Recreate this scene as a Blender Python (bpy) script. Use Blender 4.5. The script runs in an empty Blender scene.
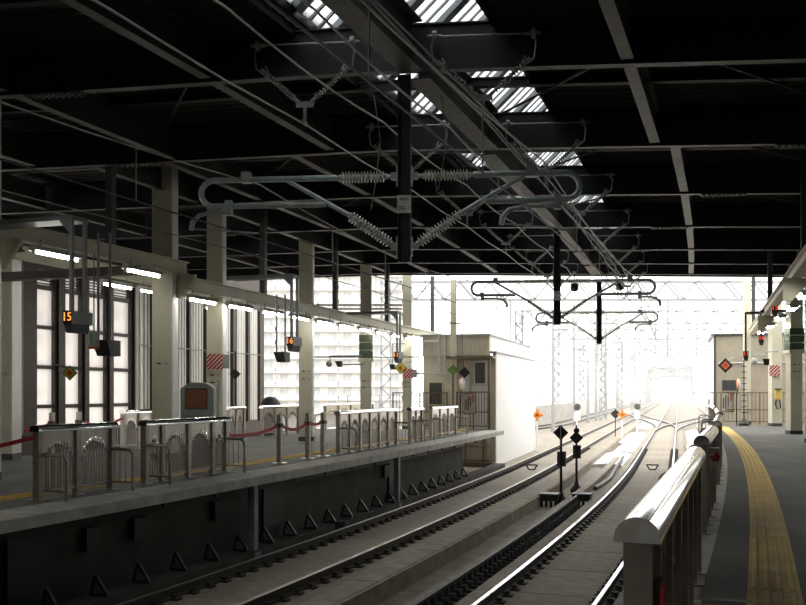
import bpy, math, random
from mathutils import Vector, Matrix
random.seed(7)
sc = bpy.context.scene
col = sc.collection
# ------------------------------------------------------------------ camera
EYE, FPX, U0, V0 = 1.58, 950.0, 403.0, 392.0      # eye height, focal length and horizon in photo pixels
cam_d = bpy.data.cameras.new('camera'); cam = bpy.data.objects.new('camera', cam_d); col.objects.link(cam)
cam.location = (0, 0, EYE); cam.rotation_euler = (math.pi/2, 0, 0)
cam_d.sensor_width = 36.0; cam_d.lens = 36.0*FPX/806.0
cam_d.shift_y = (V0-302.5)/806.0
cam_d.clip_start = 0.05; cam_d.clip_end = 2000
sc.camera = cam
# ------------------------------------------------------------------ sky and exposure
wd = bpy.data.worlds.new('overcast_sky'); sc.world = wd; wd.use_nodes = True
bg = wd.node_tree.nodes['Background']
bg.inputs['Color'].default_value = (1.0, 0.975, 0.93, 1); bg.inputs['Strength'].default_value = 2.5
sc.view_settings.view_transform = 'Standard'; sc.view_settings.look = 'None'
sc.view_settings.gamma = 1.0; sc.view_settings.use_curve_mapping = False
sc.view_settings.exposure = 0.4
sc.cycles.use_denoising = True; sc.cycles.volume_bounces = 2
LAMP = 46.0
# ------------------------------------------------------------------ the line's gentle left curve: s along, t to the right of the right-hand track
def heading(s):
    if s < 10: a = 20.5
    elif s < 40: a = 20.5-4.3*(s-10)/30
    else: a = 16.2
    return math.radians(a)
_DS, _S0, _N = 0.25, -70.0, 2300
_pts = [None]*_N
i0 = int(-_S0/_DS)
_pts[i0] = (-2.97, 0.0)
for i in range(i0+1, _N):
    h = heading(_S0+(i-.5)*_DS); p = _pts[i-1]; _pts[i] = (p[0]+_DS*math.sin(h), p[1]+_DS*math.cos(h))
for i in range(i0-1, -1, -1):
    h = heading(_S0+(i+.5)*_DS); p = _pts[i+1]; _pts[i] = (p[0]-_DS*math.sin(h), p[1]-_DS*math.cos(h))
def P(s, t, z=0.0):
    f = (s-_S0)/_DS; i = max(0, min(_N-2, int(f))); f -= i
    a, b = _pts[i], _pts[i+1]; h = heading(s)
    return Vector((a[0]+(b[0]-a[0])*f+t*math.cos(h), a[1]+(b[1]-a[1])*f-t*math.sin(h), z))
def bis(fn, a, b):
    fa = fn(a)
    for _ in range(50):
        m = .5*(a+b)
        if (fn(m) > 0) == (fa > 0): a = m
        else: b = m
    return .5*(a+b)
def s_u(u, t):            # where a line at offset t is seen at column u
    k = (u-U0)/FPX
    def fn(s):
        p = P(s, t); return p.x-k*p.y
    lo = bis(lambda s: P(s, t).y-0.5, -10, 30)
    return bis(fn, lo, 300)
def s_Y(Y, t): return bis(lambda s: P(s, t).y-Y, -40, 450)
def z_v(v, Y): return EYE+(V0-v)*Y/FPX
def at(u, v, Y): return Vector(((u-U0)*Y/FPX, Y, z_v(v, Y)))
# ------------------------------------------------------------------ materials
MATS = {}
def mat(name, c, rough=.6, metal=0.0, var=.15, scale=6.0, bump=0.0, emit=None, rnd=0.0, spec=None, stretch=None):
    m = bpy.data.materials.new(name); m.use_nodes = True; nt = m.node_tree; b = nt.nodes['Principled BSDF']
    b.inputs['Roughness'].default_value = rough; b.inputs['Metallic'].default_value = metal
    if spec is not None: b.inputs['Specular IOR Level'].default_value = spec
    tc = nt.nodes.new('ShaderNodeTexCoord'); no = nt.nodes.new('ShaderNodeTexNoise')
    no.inputs['Scale'].default_value = scale; no.inputs['Detail'].default_value = 5
    if stretch:
        mp = nt.nodes.new('ShaderNodeMapping'); mp.inputs['Scale'].default_value = stretch
        nt.links.new(tc.outputs['Object'], mp.inputs[0]); nt.links.new(mp.outputs[0], no.inputs['Vector'])
    else: nt.links.new(tc.outputs['Object'], no.inputs['Vector'])
    cr = nt.nodes.new('ShaderNodeValToRGB')
    cr.color_ramp.elements[0].position = .3; cr.color_ramp.elements[1].position = .7
    cr.color_ramp.elements[0].color = tuple(max(0, x*(1-var)) for x in c)+(1,)
    cr.color_ramp.elements[1].color = tuple(min(1, x*(1+var)) for x in c)+(1,)
    nt.links.new(no.outputs['Fac'], cr.inputs[0]); out = cr.outputs[0]
    if rnd:
        oi = nt.nodes.new('ShaderNodeObjectInfo'); mr = nt.nodes.new('ShaderNodeMapRange')
        mr.inputs[3].default_value = 1-rnd; mr.inputs[4].default_value = 1+rnd
        nt.links.new(oi.outputs['Random'], mr.inputs[0])
        hv = nt.nodes.new('ShaderNodeHueSaturation'); nt.links.new(mr.outputs[0], hv.inputs['Value']); nt.links.new(out, hv.inputs['Color']); out = hv.outputs[0]
    nt.links.new(out, b.inputs['Base Color'])
    if bump:
        bp = nt.nodes.new('ShaderNodeBump'); bp.inputs['Strength'].default_value = bump; bp.inputs['Distance'].default_value = .02
        nt.links.new(no.outputs['Fac'], bp.inputs['Height']); nt.links.new(bp.outputs[0], b.inputs['Normal'])
    if emit:
        b.inputs['Emission Color'].default_value = tuple(emit[:3])+(1,); b.inputs['Emission Strength'].default_value = emit[3]
    MATS[name] = m; return m
def mat_pane(name, c, mix=.5, rough=.3):           # frosted pane: lets daylight through diffusely
    m = bpy.data.materials.new(name); m.use_nodes = True; nt = m.node_tree; b = nt.nodes['Principled BSDF']
    b.inputs['Base Color'].default_value = c+(1,); b.inputs['Roughness'].default_value = rough
    tr = nt.nodes.new('ShaderNodeBsdfTranslucent'); tr.inputs['Color'].default_value = c+(1,)
    tp = nt.nodes.new('ShaderNodeBsdfTransparent'); tp.inputs['Color'].default_value = c+(1,)
    m1 = nt.nodes.new('ShaderNodeMixShader'); m1.inputs[0].default_value = mix
    nt.links.new(tr.outputs[0], m1.inputs[1]); nt.links.new(tp.outputs[0], m1.inputs[2])
    m2 = nt.nodes.new('ShaderNodeMixShader'); m2.inputs[0].default_value = .12
    nt.links.new(m1.outputs[0], m2.inputs[1]); nt.links.new(b.outputs[0], m2.inputs[2])
    nt.links.new(m2.outputs[0], nt.nodes['Material Output'].inputs['Surface'])
    MATS[name] = m; return m
mat('platform', (.115, .115, .105), .75, var=.3, scale=1.6, stretch=(1, .35, 1), bump=.1, spec=.3)
mat('coping', (.44, .44, .40), .7, var=.25, scale=3, bump=.2)
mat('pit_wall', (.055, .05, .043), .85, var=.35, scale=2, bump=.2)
mat('slab', (.30, .265, .215), .8, var=.22, scale=4, bump=.2, rnd=.12)
mat('bed', (.27, .24, .20), .85, var=.3, scale=2, bump=.3)
mat('trough', (.32, .28, .23), .8, var=.25, scale=3, bump=.2, rnd=.1)
mat('rail_side', (.055, .045, .04), .6, .3, var=.4, scale=20)
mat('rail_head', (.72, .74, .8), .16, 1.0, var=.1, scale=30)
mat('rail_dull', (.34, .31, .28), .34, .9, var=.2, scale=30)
mat('fastener', (.05, .045, .04), .6, .4, var=.3, scale=20)
mat('stainless', (.60, .57, .52), .3, 1.0, var=.12, scale=8, stretch=(8, 8, .6))
mat('stainless_post', (.42, .39, .35), .42, .8, var=.15, scale=8)
mat('stainless_polish', (.66, .66, .67), .07, 1.0, var=.06, scale=4)
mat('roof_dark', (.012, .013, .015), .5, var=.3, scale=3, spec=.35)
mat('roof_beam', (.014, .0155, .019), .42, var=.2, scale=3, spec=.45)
mat('roof_daylit', (.12, .115, .105), .45, var=.3, scale=4)  # beam steel made paler: reflected daylight put into the colour
mat('roof_mid', (.035, .034, .032), .45, var=.3, scale=4)  # same steel with less daylight put into the colour
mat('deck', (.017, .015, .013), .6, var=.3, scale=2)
mat('cream', (.66, .63, .50), .5, var=.06, scale=2)
mat('cream_lit', (.78, .80, .78), .4, var=.05)
mat('cladding', (.66, .66, .62), .5, var=.08, scale=1.5, stretch=(6, 6, .5), rnd=.06)
mat('frame_brown', (.035, .022, .018), .5, var=.3, scale=5)
mat('lamp_white', (.70, .70, .66), .4, var=.05)
mat('grey_paint', (.28, .31, .32), .45, var=.1)
mat('dark_grey', (.06, .065, .07), .5, var=.15)
mat('black', (.012, .012, .012), .5, var=.3)
mat('pipe_green', (.50, .58, .58), .4, .3, var=.15, scale=8)
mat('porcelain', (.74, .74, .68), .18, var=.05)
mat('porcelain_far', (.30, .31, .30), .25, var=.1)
mat('galv', (.45, .47, .48), .4, .5, var=.15)
mat('wire', (.10, .10, .10), .45, .6, var=.2)
mat('wire_bright', (.33, .33, .31), .45, .6, var=.1)
mat('yellow', (.72, .50, .12), .7, var=.15, scale=3)
mat('red_rope', (.55, .035, .05), .6, var=.15, scale=20)
mat('red', (.42, .02, .02), .5, var=.1)
mat('white_print', (.80, .78, .74), .5, var=.04)
mat('orange', (.85, .25, .03), .5, var=.05)
mat('diamond_yellow', (.75, .62, .05), .5, var=.05)
mat('diamond_green', (.16, .62, .08), .5, var=.05)
mat('diamond_red', (.55, .10, .03), .5, var=.05)
mat('led_black', (.012, .012, .014), .3, var=.1)
mat('led_orange', (.9, .25, .03), .5, var=.02, emit=(1, .28, .05, 1.3))
mat('led_red', (.8, .06, .02), .5, var=.02, emit=(1, .07, .03, 1.0))
mat('tube', (1, 1, .95), .4, var=.01, emit=(1, .98, .88, LAMP))
mat('kiosk', (.34, .38, .37), .5, var=.06)
mat('kiosk_brown', (.27, .10, .045), .35, var=.15, scale=8)
mat('green_band', (.07, .10, .06), .7, var=.3, scale=10)
mat('concrete_out', (.52, .51, .48), .85, var=.18, scale=2)
mat('steel_out', (.32, .33, .34), .5, .2, var=.1)
mat('hut_cream', (.60, .55, .44), .6, var=.1, scale=1.5)
mat('hut_shaded', (.34, .30, .23), .6, var=.1, scale=1.5)  # cream hut paint darkened: shade on the right hut put into the colour
mat('hut_white', (.80, .80, .80), .6, var=.05)
mat('hut_dark', (.05, .05, .05), .3, var=.2)
mat('bronze', (.16, .12, .08), .5, .3, var=.2)
mat('apt', (.78, .76, .73), .7, var=.04)
mat('apt_window', (.55, .57, .58), .2, var=.1)
mat('office_band', (.22, .23, .24), .3, var=.1)
mat('notice', (.42, .38, .32), .6, var=.08)
mat('mirror_face', (.92, .92, .92), .06, 1.0, var=.02)
mat('snow', (.80, .82, .85), .7, var=.05, bump=.2)
mat('dirt', (.24, .23, .21), .9, var=.3, scale=1.0, bump=.3)
mat_pane('frosted', (.98, .955, .94), .42)
mat_pane('roof_glass', (.95, .97, 1.0), .35)
# ------------------------------------------------------------------ mesh helpers
class MB:
    def __init__(s): s.v, s.f, s.m = [], [], []
    def face(s, idx, k=0): s.f.append(idx); s.m.append(k)
    def hexa(s, p, k=0):
        b = len(s.v); s.v += [tuple(q) for q in p]
        for q in ((0, 3, 2, 1), (4, 5, 6, 7), (0, 1, 5, 4), (1, 2, 6, 5), (2, 3, 7, 6), (3, 0, 4, 7)): s.face(tuple(b+i for i in q), k)
        return s
    def box(s, x0, x1, y0, y1, z0, z1, k=0):
        return s.hexa([(x0, y0, z0), (x1, y0, z0), (x1, y1, z0), (x0, y1, z0), (x0, y0, z1), (x1, y0, z1), (x1, y1, z1), (x0, y1, z1)], k)
    def bar(s, p, q, w, h, k=0, up=(0, 0, 1)):
        p, q = Vector(p), Vector(q); d = (q-p).normalized(); up = Vector(up)
        if abs(d.dot(up)) > .99: up = Vector((0, 1, 0))
        x = d.cross(up).normalized(); z = x.cross(d).normalized(); x = x*w/2; z = z*h/2
        return s.hexa([p-x-z, p+x-z, q+x-z, q-x-z, p-x+z, p+x+z, q+x+z, q-x+z], k)
    def tube(s, pts, r, n=8, k=0, caps=True):
        pts = [Vector(p) for p in pts]; b = len(s.v); L = len(pts); ref = None
        for i, p in enumerate(pts):
            d = (pts[min(i+1, L-1)]-pts[max(i-1, 0)]).normalized()
            if ref is None: ref = Vector((0, 0, 1)) if abs(d.z) < .9 else Vector((1, 0, 0))
            x = d.cross(ref).normalized(); ref = x.cross(d).normalized(); rr = r[i] if isinstance(r, (list, tuple)) else r
            for j in range(n):
                a = 2*math.pi*j/n; s.v.append(tuple(p+x*math.cos(a)*rr+ref*math.sin(a)*rr))
        for i in range(L-1):
            for j in range(n):
                j2 = (j+1) % n; s.face((b+i*n+j, b+i*n+j2, b+(i+1)*n+j2, b+(i+1)*n+j), k)
        if caps:
            s.face(tuple(b+j for j in reversed(range(n))), k); s.face(tuple(b+(L-1)*n+j for j in range(n)), k)
        return s
    def lathe(s, prof, n=12, o=(0, 0, 0), axis=(0, 0, 1), k=0):   # prof: (radius, height along axis)
        o = Vector(o); a = Vector(axis).normalized(); x = a.cross(Vector((0, 1, 0)) if abs(a.y) < .9 else Vector((1, 0, 0))).normalized(); y = a.cross(x); b = len(s.v)
        for r, h in prof:
            for j in range(n):
                t = 2*math.pi*j/n; s.v.append(tuple(o+a*h+x*math.cos(t)*r+y*math.sin(t)*r))
        for i in range(len(prof)-1):
            for j in range(n):
                j2 = (j+1) % n; s.face((b+i*n+j, b+i*n+j2, b+(i+1)*n+j2, b+(i+1)*n+j), k)
        s.face(tuple(b+j for j in reversed(range(n))), k); s.face(tuple(b+(len(prof)-1)*n+j for j in range(n)), k)
        return s
    def prism(s, poly, d, o=(0, 0, 0), ex=(1, 0, 0), ez=(0, 0, 1), k=0):   # poly in the (ex, ez) plane, pushed by vector d
        o, ex, ez, d = Vector(o), Vector(ex), Vector(ez), Vector(d); b = len(s.v); n = len(poly)
        for a, c in poly: s.v.append(tuple(o+ex*a+ez*c))
        for a, c in poly: s.v.append(tuple(o+ex*a+ez*c+d))
        s.face(tuple(b+i for i in range(n)), k); s.face(tuple(b+n+i for i in reversed(range(n))), k)
        for i in range(n):
            j = (i+1) % n; s.face((b+i, b+n+i, b+n+j, b+j), k)
        return s
    def sweep(s, prof, tfn, s0, s1, ds=2.0, z=0.0, kfn=None):   # closed profile (dt, dz) carried along the line
        n = len(prof); b = len(s.v); L = max(1, int(math.ceil((s1-s0)/ds)))
        for i in range(L+1):
            q = s0+(s1-s0)*i/L; t = tfn(q) if callable(tfn) else tfn
            for dt, dz in prof: s.v.append(tuple(P(q, t+dt, z+dz)))
        for i in range(L):
            for j in range(n):
                j2 = (j+1) % n; s.face((b+i*n+j, b+i*n+j2, b+(i+1)*n+j2, b+(i+1)*n+j), kfn(j) if kfn else 0)
        s.face(tuple(b+j for j in reversed(range(n)))); s.face(tuple(b+L*n+j for j in range(n)))
        return s
    def mesh(s, name, mats, smooth=False):
        me = bpy.data.meshes.new(name); me.from_pydata(s.v, [], s.f)
        for m in ([mats] if isinstance(mats, str) else mats): me.materials.append(MATS[m])
        me.polygons.foreach_set('material_index', s.m)
        me.validate(); me.update()
        import bmesh
        bm = bmesh.new(); bm.from_mesh(me); bmesh.ops.recalc_face_normals(bm, faces=bm.faces); bm.to_mesh(me); bm.free()
        if smooth:
            for p in me.polygons: p.use_smooth = True
            try: me.set_sharp_from_angle(angle=math.radians(40))
            except Exception: pass
        return me
def link(name, me, parent=None, loc=(0, 0, 0), rz=0.0, rot=None):
    o = bpy.data.objects.new(name, me); col.objects.link(o); o.location = loc
    o.rotation_euler = rot if rot else (0, 0, rz)
    if parent: o.parent = parent
    return o
def part(name, mb, mats, parent, smooth=False, label=None, kind=None, loc=(0, 0, 0)):
    o = link(name, mb.mesh(name, mats, smooth), parent, loc)
    if label: o['label'] = label
    if kind: o['kind'] = kind
    return o
LABELS = {}
def tag(o, label, cat, group=None, kind=None):
    o['label'] = label
    if cat: o['category'] = cat
    if group: o['group'] = group
    if kind: o['kind'] = kind
    return o
def thing(name, label, cat, loc=(0, 0, 0), rz=0.0, group=None, kind=None):
    o = bpy.data.objects.new(name, None); col.objects.link(o); o.location = loc; o.rotation_euler = (0, 0, rz); o.empty_display_size = .2
    return tag(o, label, cat, group, kind)
def struct(name, mb, mats, label=None, smooth=False):
    o = link(name, mb.mesh(name, mats, smooth)); o['kind'] = 'structure'
    if label: o['label'] = label
    return o
def dup(root, loc, rz, label=None, group=None):
    r = root.copy(); col.objects.link(r); r.location = loc; r.rotation_euler = (0, 0, rz)
    if label: r['label'] = label
    if group: r['group'] = group
    for ch in [c for c in root.children]:
        c = ch.copy(); col.objects.link(c); c.parent = r
        for g in ch.children:
            d = g.copy(); col.objects.link(d); d.parent = c
    return r
def rz_at(s): return -heading(s)
def text_mesh(txt, size, m, depth=.004):
    cu = bpy.data.curves.new('lettering', 'FONT'); cu.body = txt; cu.size = size; cu.extrude = depth; cu.align_x = 'CENTER'; cu.align_y = 'CENTER'; cu.resolution_u = 3
    ob = bpy.data.objects.new('lettering', cu); col.objects.link(ob)
    dg = bpy.context.evaluated_depsgraph_get(); me = bpy.data.meshes.new_from_object(ob.evaluated_get(dg))
    bpy.data.objects.remove(ob); bpy.data.curves.remove(cu)
    me.materials.clear(); me.materials.append(MATS[m]); return me
ORD = ['first', 'second', 'third', 'fourth', 'fifth', 'sixth', 'seventh', 'eighth', 'ninth', 'tenth', 'eleventh', 'twelfth', 'thirteenth', 'fourteenth', 'fifteenth']
TL, TR, EDL, EDR, RAIL = -4.45, 0.0, -5.95, 1.76, -1.25      # track centres, platform edges, rail level
# ================================================================== the setting
# ground and track bed
mb = MB(); mb.sweep([(-24, -.6), (14, -.6), (14, 0), (-24, 0)], 0, -40, 430, 6, -1.62)
bed = struct('track_bed', mb, 'bed', 'grey concrete bed under the railway tracks')
sl = MB().box(-1.22, 1.22, -.985, .985, -.2, 0)
for dx in (-.35, .35): sl.box(dx-.16, dx+.16, -1.0, -.985, -.2, -.03)
slab_me = sl.mesh('slab', 'slab')
for tc in (TR, TL):
    s = 6.0
    while s < 96:
        o = link('slab', slab_me, bed, P(s, tc, RAIL-.17), rz_at(s)); s += 2.0
# raised concrete trough between the tracks, in lids
s = 4.0
tr_me = MB().box(-.26, .26, -1.49, 1.49, -.3, 0).box(-.2, .2, -1.47, 1.47, 0, .012).mesh('trough_block', 'trough')
while s < 100:
    link('trough_block', tr_me, bed, P(s, -2.82, RAIL-.07), rz_at(s)); s += 3.0
mb = MB().sweep([(-.12, -.25), (.12, -.25), (.12, 0), (-.12, 0)], -1.78, 4, 46, 2, RAIL-.17)
part('kerb', mb, 'trough', bed)
mb = MB().sweep([(-.14, -.25), (.14, -.25), (.14, 0), (-.14, 0)], -3.32, 4, 60, 2, RAIL-.2)
part('kerb', mb, 'trough', bed)
# platforms
prof_top = lambda w: [(0, -.20), (0, -.02), (-.02, 0), (-w, 0), (-w, -.35), (-.6, -.35), (-.5, -.20)]
mb = MB().sweep([(0, -.17), (0, -.015), (-.015, 0), (-.75, 0), (-.75, -.17)], EDL, -38, s_u(504, EDL), 2)
coping_l = mb
mb = MB().sweep([(-.75, -.3), (-.75, 0), (-8.15, 0), (-8.15, -.3)], EDL, -38, s_u(504, EDL)-.2, 2)
floor_l = struct('floor', mb, 'platform', 'dark grey paved left island platform floor')
part('coping', coping_l, 'coping', floor_l, label='pale concrete edge coping')
send = s_u(463, EDL-.55)
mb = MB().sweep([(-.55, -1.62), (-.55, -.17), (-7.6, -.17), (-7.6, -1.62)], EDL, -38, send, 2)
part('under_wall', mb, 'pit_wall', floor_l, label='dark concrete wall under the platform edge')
mb = MB().sweep([(-.42, -.06), (-.42, .06), (-.54, .06), (-.54, -.06)], EDL, -38, send, 2, -.30)
part('cable_tray', mb, 'black', floor_l)
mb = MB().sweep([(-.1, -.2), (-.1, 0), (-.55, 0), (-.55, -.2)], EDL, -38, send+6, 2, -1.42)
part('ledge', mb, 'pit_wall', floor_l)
# triangular black brackets along the foot of the wall
tri = MB()
for a, b in (((0, 0, .02), (.28, 0, .02)), ((.28, 0, .02), (.08, 0, .30)), ((.08, 0, .30), (0, 0, .02))): tri.bar(a, b, .045, .05, up=(0, 1, 0))
tri_me = tri.mesh('triangle_bracket', 'black')
s = s_u(40, EDL-.45)
while s < send-.6:
    link('triangle_bracket', tri_me, floor_l, P(s, EDL-.42, -1.40), rz_at(s)); s += 1.05
post_me = MB().box(-.07, .07, -.07, .07, -1.6, -.2).box(-.11, .11, -.11, .11, -1.6, -1.45).mesh('support_post', 'grey_paint')
for u in (253, 397): link('support_post', post_me, floor_l, P(s_u(u, EDL-.2), EDL-.2), rz_at(20))
dk_me = MB().box(-.02, .05, 0, .9, -1.5, -.25).mesh('recess_shade', 'black')  # black slab on the wall face, a recess's shade put into colour
for u in (5, 262, 388): link('recess_shade', dk_me, floor_l, P(s_u(u, EDL-.53), EDL-.54), rz_at(20))
bx_me = MB().box(-.02, .09, 0, .35, -.75, -.42).mesh('junction_box', 'black')
for u in (84, 132, 213, 383): link('junction_box', bx_me, floor_l, P(s_u(u, EDL-.5), EDL-.54), rz_at(20))
br_me = MB().box(-.3, .0, -.03, .03, -.22, -.17).box(-.06, 0, -.03, .03, -.27, -.17).mesh('coping_bracket', 'dark_grey')
for k in range(16):
    s = 14+k*1.6; link('coping_bracket', br_me, floor_l, P(s, EDL-.12), rz_at(s))
# right platform
SRE = 48.5
mb = MB().sweep([(0, -.3), (0, 0), (8.5, 0), (8.5, -.3)], EDR+.6, -38, SRE, 2)
floor_r = struct('floor', mb, 'platform', 'grey paved right platform floor')
mb = MB().sweep([(.6, -.17), (.6, 0), (.015, 0), (0, -.015), (0, -.17)], EDR, -38, SRE, 2)
part('coping', mb, 'coping', floor_r, label='pale concrete edge coping')
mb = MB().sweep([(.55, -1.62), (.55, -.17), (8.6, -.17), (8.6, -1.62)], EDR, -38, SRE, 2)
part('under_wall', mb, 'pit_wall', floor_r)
# tactile strips: plates with raised ridges
def tactile(floor, t, s0, s1, joints, w=.40):
    cuts = [s0]+[j for j in joints if s0 < j < s1]+[s1]
    for a, b in zip(cuts, cuts[1:]):
        mb = MB().sweep([(-w/2, 0), (w/2, 0), (w/2, .006), (-w/2, .006)], t, a+.012, b-.012, 1.5)
        for k in range(4):
            x = (-1.5+k)*w*.235
            mb.sweep([(x-.022, .006), (x+.022, .006), (x+.012, .022), (x-.012, .022)], t, a+.03, b-.03, 1.5)
        part('tactile_plate', mb, 'yellow', floor)
tactile(floor_r, 2.90, -2, 46, [s_Y(y, 2.90) for y in (4.9, 7.5, 10.2, 14.9, 19, 23, 29, 35, 41)])
tactile(floor_l, -7.68, 2, 40, [6+3.0*k for k in range(12)])
mb = MB().box(0, .62, -.15, .15, 0, .006)
for k in range(4): mb.box(.02, .6, -.12+k*.07, -.09+k*.07, .006, .012)
o = part('tactile_plate', mb, 'yellow', floor_r); o.location = P(s_Y(7.02, 2.1), 2.08); o.rotation_euler = (0, 0, rz_at(7))
mb = MB().box(0, .75, -.05, .05, 0, .004)
for k in range(12): mb.box(.03+k*.06, .055+k*.06, -.03, .03, .004, .007)
o = part('drain_grate', mb, 'dark_grey', floor_r); o.location = P(s_Y(7.35, 2.1), 2.02); o.rotation_euler = (0, 0, rz_at(7))
# ------------------------------------------------------------------ roof
SK = .158                                              # the roof's cross lines run a little askew to the tracks
def ZR(x): return EYE+4.75-.025*max(0, x)-.012*max(0, -x-1)
def RP(Y0, x, dz=0): return Vector((x, Y0-SK*x, ZR(x)+dz))
def RT(Y0, t):                                          # where cross line Y0 meets offset t
    s = bis(lambda q: P(q, t).y+SK*P(q, t).x-Y0, -64, 120); return P(s, t), s
MAIN = [14.1, 18.7, 23.1, 27.5, 31.7, 35.0, 38.0]
BACK = [9.6, 5.0, .4, -4.2, -8.8, -13.4, -18, -23, -28, -33]
XL_, XR_ = -26.0, 17.0
TSK0, TSK1 = -3.7, -.85                                # roof light opening
mb = MB(); DK = .72
def deck_strip(mb, y0, y1, ta, tb, za, zb):
    q = []
    for Y0, dz in ((y0, za), (y1, zb)):
        for t in (ta, tb):
            if t is None: q.append(None)
            else:
                p, _ = RT(Y0, t); q.append(RP(Y0, p.x, dz))
    a, b, d, c = q
    base = len(mb.v); m = lambda p: tuple(p)
    # break at the shallow ridge so that the deck follows the roof's fall
    mb.v += [m(a), m(b), m(c), m(d)]; mb.face((base, base+1, base+2, base+3))
y = -48.0
while y < 39.0:
    if y < 8.5: st = [(y, y+4.0, DK, DK)]; step = 4.0
    else: st = [(y, y+.10, DK, DK), (y+.10, y+.14, DK, DK+.06), (y+.14, y+.24, DK+.06, DK+.06), (y+.24, y+.28, DK+.06, DK)]; step = .28
    for a, b, za, zb in st:
        for t0, t1 in ((-26.5, -12), (-12, TSK0), (TSK1, 4), (4, 14)): deck_strip(mb, a, b, t0, t1, za, zb)
    y += step
# weather skin over the deck, so that daylight stays out
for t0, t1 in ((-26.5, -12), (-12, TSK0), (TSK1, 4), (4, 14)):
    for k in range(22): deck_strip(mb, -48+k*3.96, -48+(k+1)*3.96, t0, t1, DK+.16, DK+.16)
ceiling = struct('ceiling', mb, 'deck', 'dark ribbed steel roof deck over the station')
def ibeam(pts, h, w, tf=.025, tw=.03):
    mb = MB()
    for p, q in zip(pts, pts[1:]):
        p, q = Vector(p), Vector(q)
        mb.bar(p+Vector((0, 0, tf/2)), q+Vector((0, 0, tf/2)), w, tf)
        mb.bar(p+Vector((0, 0, h-tf/2)), q+Vector((0, 0, h-tf/2)), w, tf)
        mb.bar(p+Vector((0, 0, h/2)), q+Vector((0, 0, h/2)), tw, h-2*tf)
    return mb
splice = MB().box(-.5, .5, -.085, .085, -.02, 0)
for k in range(9):
    for yy in (-.055, .055): splice.box(-.46+k*.112, -.42+k*.112, yy-.02, yy+.02, -.05, -.02)
splice_me = splice.mesh('splice_plate', 'roof_daylit')
for Y0 in MAIN+BACK:
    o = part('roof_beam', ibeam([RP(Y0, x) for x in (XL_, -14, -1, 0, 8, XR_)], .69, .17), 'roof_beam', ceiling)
    if 10 < Y0 < 33:
        for x in (-5.5, 6.2 if Y0 < 16 else 7.4):
            p = RP(Y0, x); link('splice_plate', splice_me, o, p, -math.atan(SK))
allb = sorted(MAIN+BACK)
for a, b in zip(allb, allb[1:]):
    m = .45*a+.55*b
    part('purlin_beam', ibeam([RP(m, x, .55) for x in (XL_, -1, 0, XR_)], .15, .16), 'roof_beam', ceiling)
# longitudinal beams, one straight piece in each bay
for a, b in zip(allb, allb[1:]):
    for k, t in enumerate((-14.4, -11.3, -8.3, -5.05, -1.95, 1.08, 4.3, 7.6)):
        if a >= 18.6: t = (-14.2, -10.2, -8.6, -5.9, -2.1, 1.42, 4.9, 8.2)[k]
        p, _ = RT(a, t); q, _ = RT(b, t)
        big = (k == 4)
        pa, pb = RP(a, p.x), RP(b, q.x); d = (pb-pa).normalized(); pa += d*.17; pb -= d*.17
        up = Vector((0, 0, .03 if not big else -.06))
        part('long_beam', ibeam([pa+up, pb+up], .6 if not big else .74, .18 if not big else .34), 'roof_daylit' if k in (4, 5, 6) else 'roof_mid', ceiling)
# diagonal rods in the roof plane
for i, (a, b) in enumerate(zip(MAIN[:-1], MAIN[1:])):
    for t0, t1 in ((1.3, 4.6), (-5.4, -8.4), (1.3, -1.9)):
        p, _ = RT(a+.3, t0); q, _ = RT(b-.3, t1)
        part('brace_rod', MB().tube([RP(a+.3, p.x, .5), RP(b-.3, q.x, .5)], .025, 6), 'roof_beam', ceiling)
# eave fascia at the open end
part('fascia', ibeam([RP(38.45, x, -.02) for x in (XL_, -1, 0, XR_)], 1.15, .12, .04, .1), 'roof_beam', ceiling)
# raised roof light: sloping glazed plane of white panes between dark rafters
RISE = 2.9
kerb = MB()
for Y0, Y1 in zip([2+k*4.0 for k in range(9)], [6+k*4.0 for k in range(9)]):
    for t, hh in ((TSK0-.06, .55), (TSK1+.06, DK+RISE)):
        p, _ = RT(Y0, t); q, _ = RT(Y1, t)
        kerb.bar(RP(Y0, p.x, DK+hh/2-.1), RP(Y1, q.x, DK+hh/2-.1), .06, hh)
part('skylight_kerb', kerb, 'roof_dark', ceiling)
y = 3.0
nb = 0
while y < 37.6:
    def edge(Y0, f):
        t = TSK0+(TSK1-TSK0)*f; p, _ = RT(Y0, t); return RP(Y0, p.x, DK+.3+RISE*f)
    mb = MB(); mb.bar(edge(y, 0), edge(y, 1), .30, .16); part('rafter', mb, 'grey_paint', ceiling)
    for g in range(3):
        a, b = y+.18+g*.34, y+.18+g*.34+.27
        A, B, C_, D = edge(a, 0), edge(b, 0), edge(b, 1), edge(a, 1); z = Vector((0, 0, .012))
        part('skylight_pane', MB().hexa([A, B, C_, D, A+z, B+z, C_+z, D+z]), 'roof_glass', ceiling)
        mb = MB(); mb.bar(edge(b+.035, 0), edge(b+.035, 1), .07, .06); part('glazing_bar', mb, 'grey_paint', ceiling)
    y += 1.22
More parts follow.
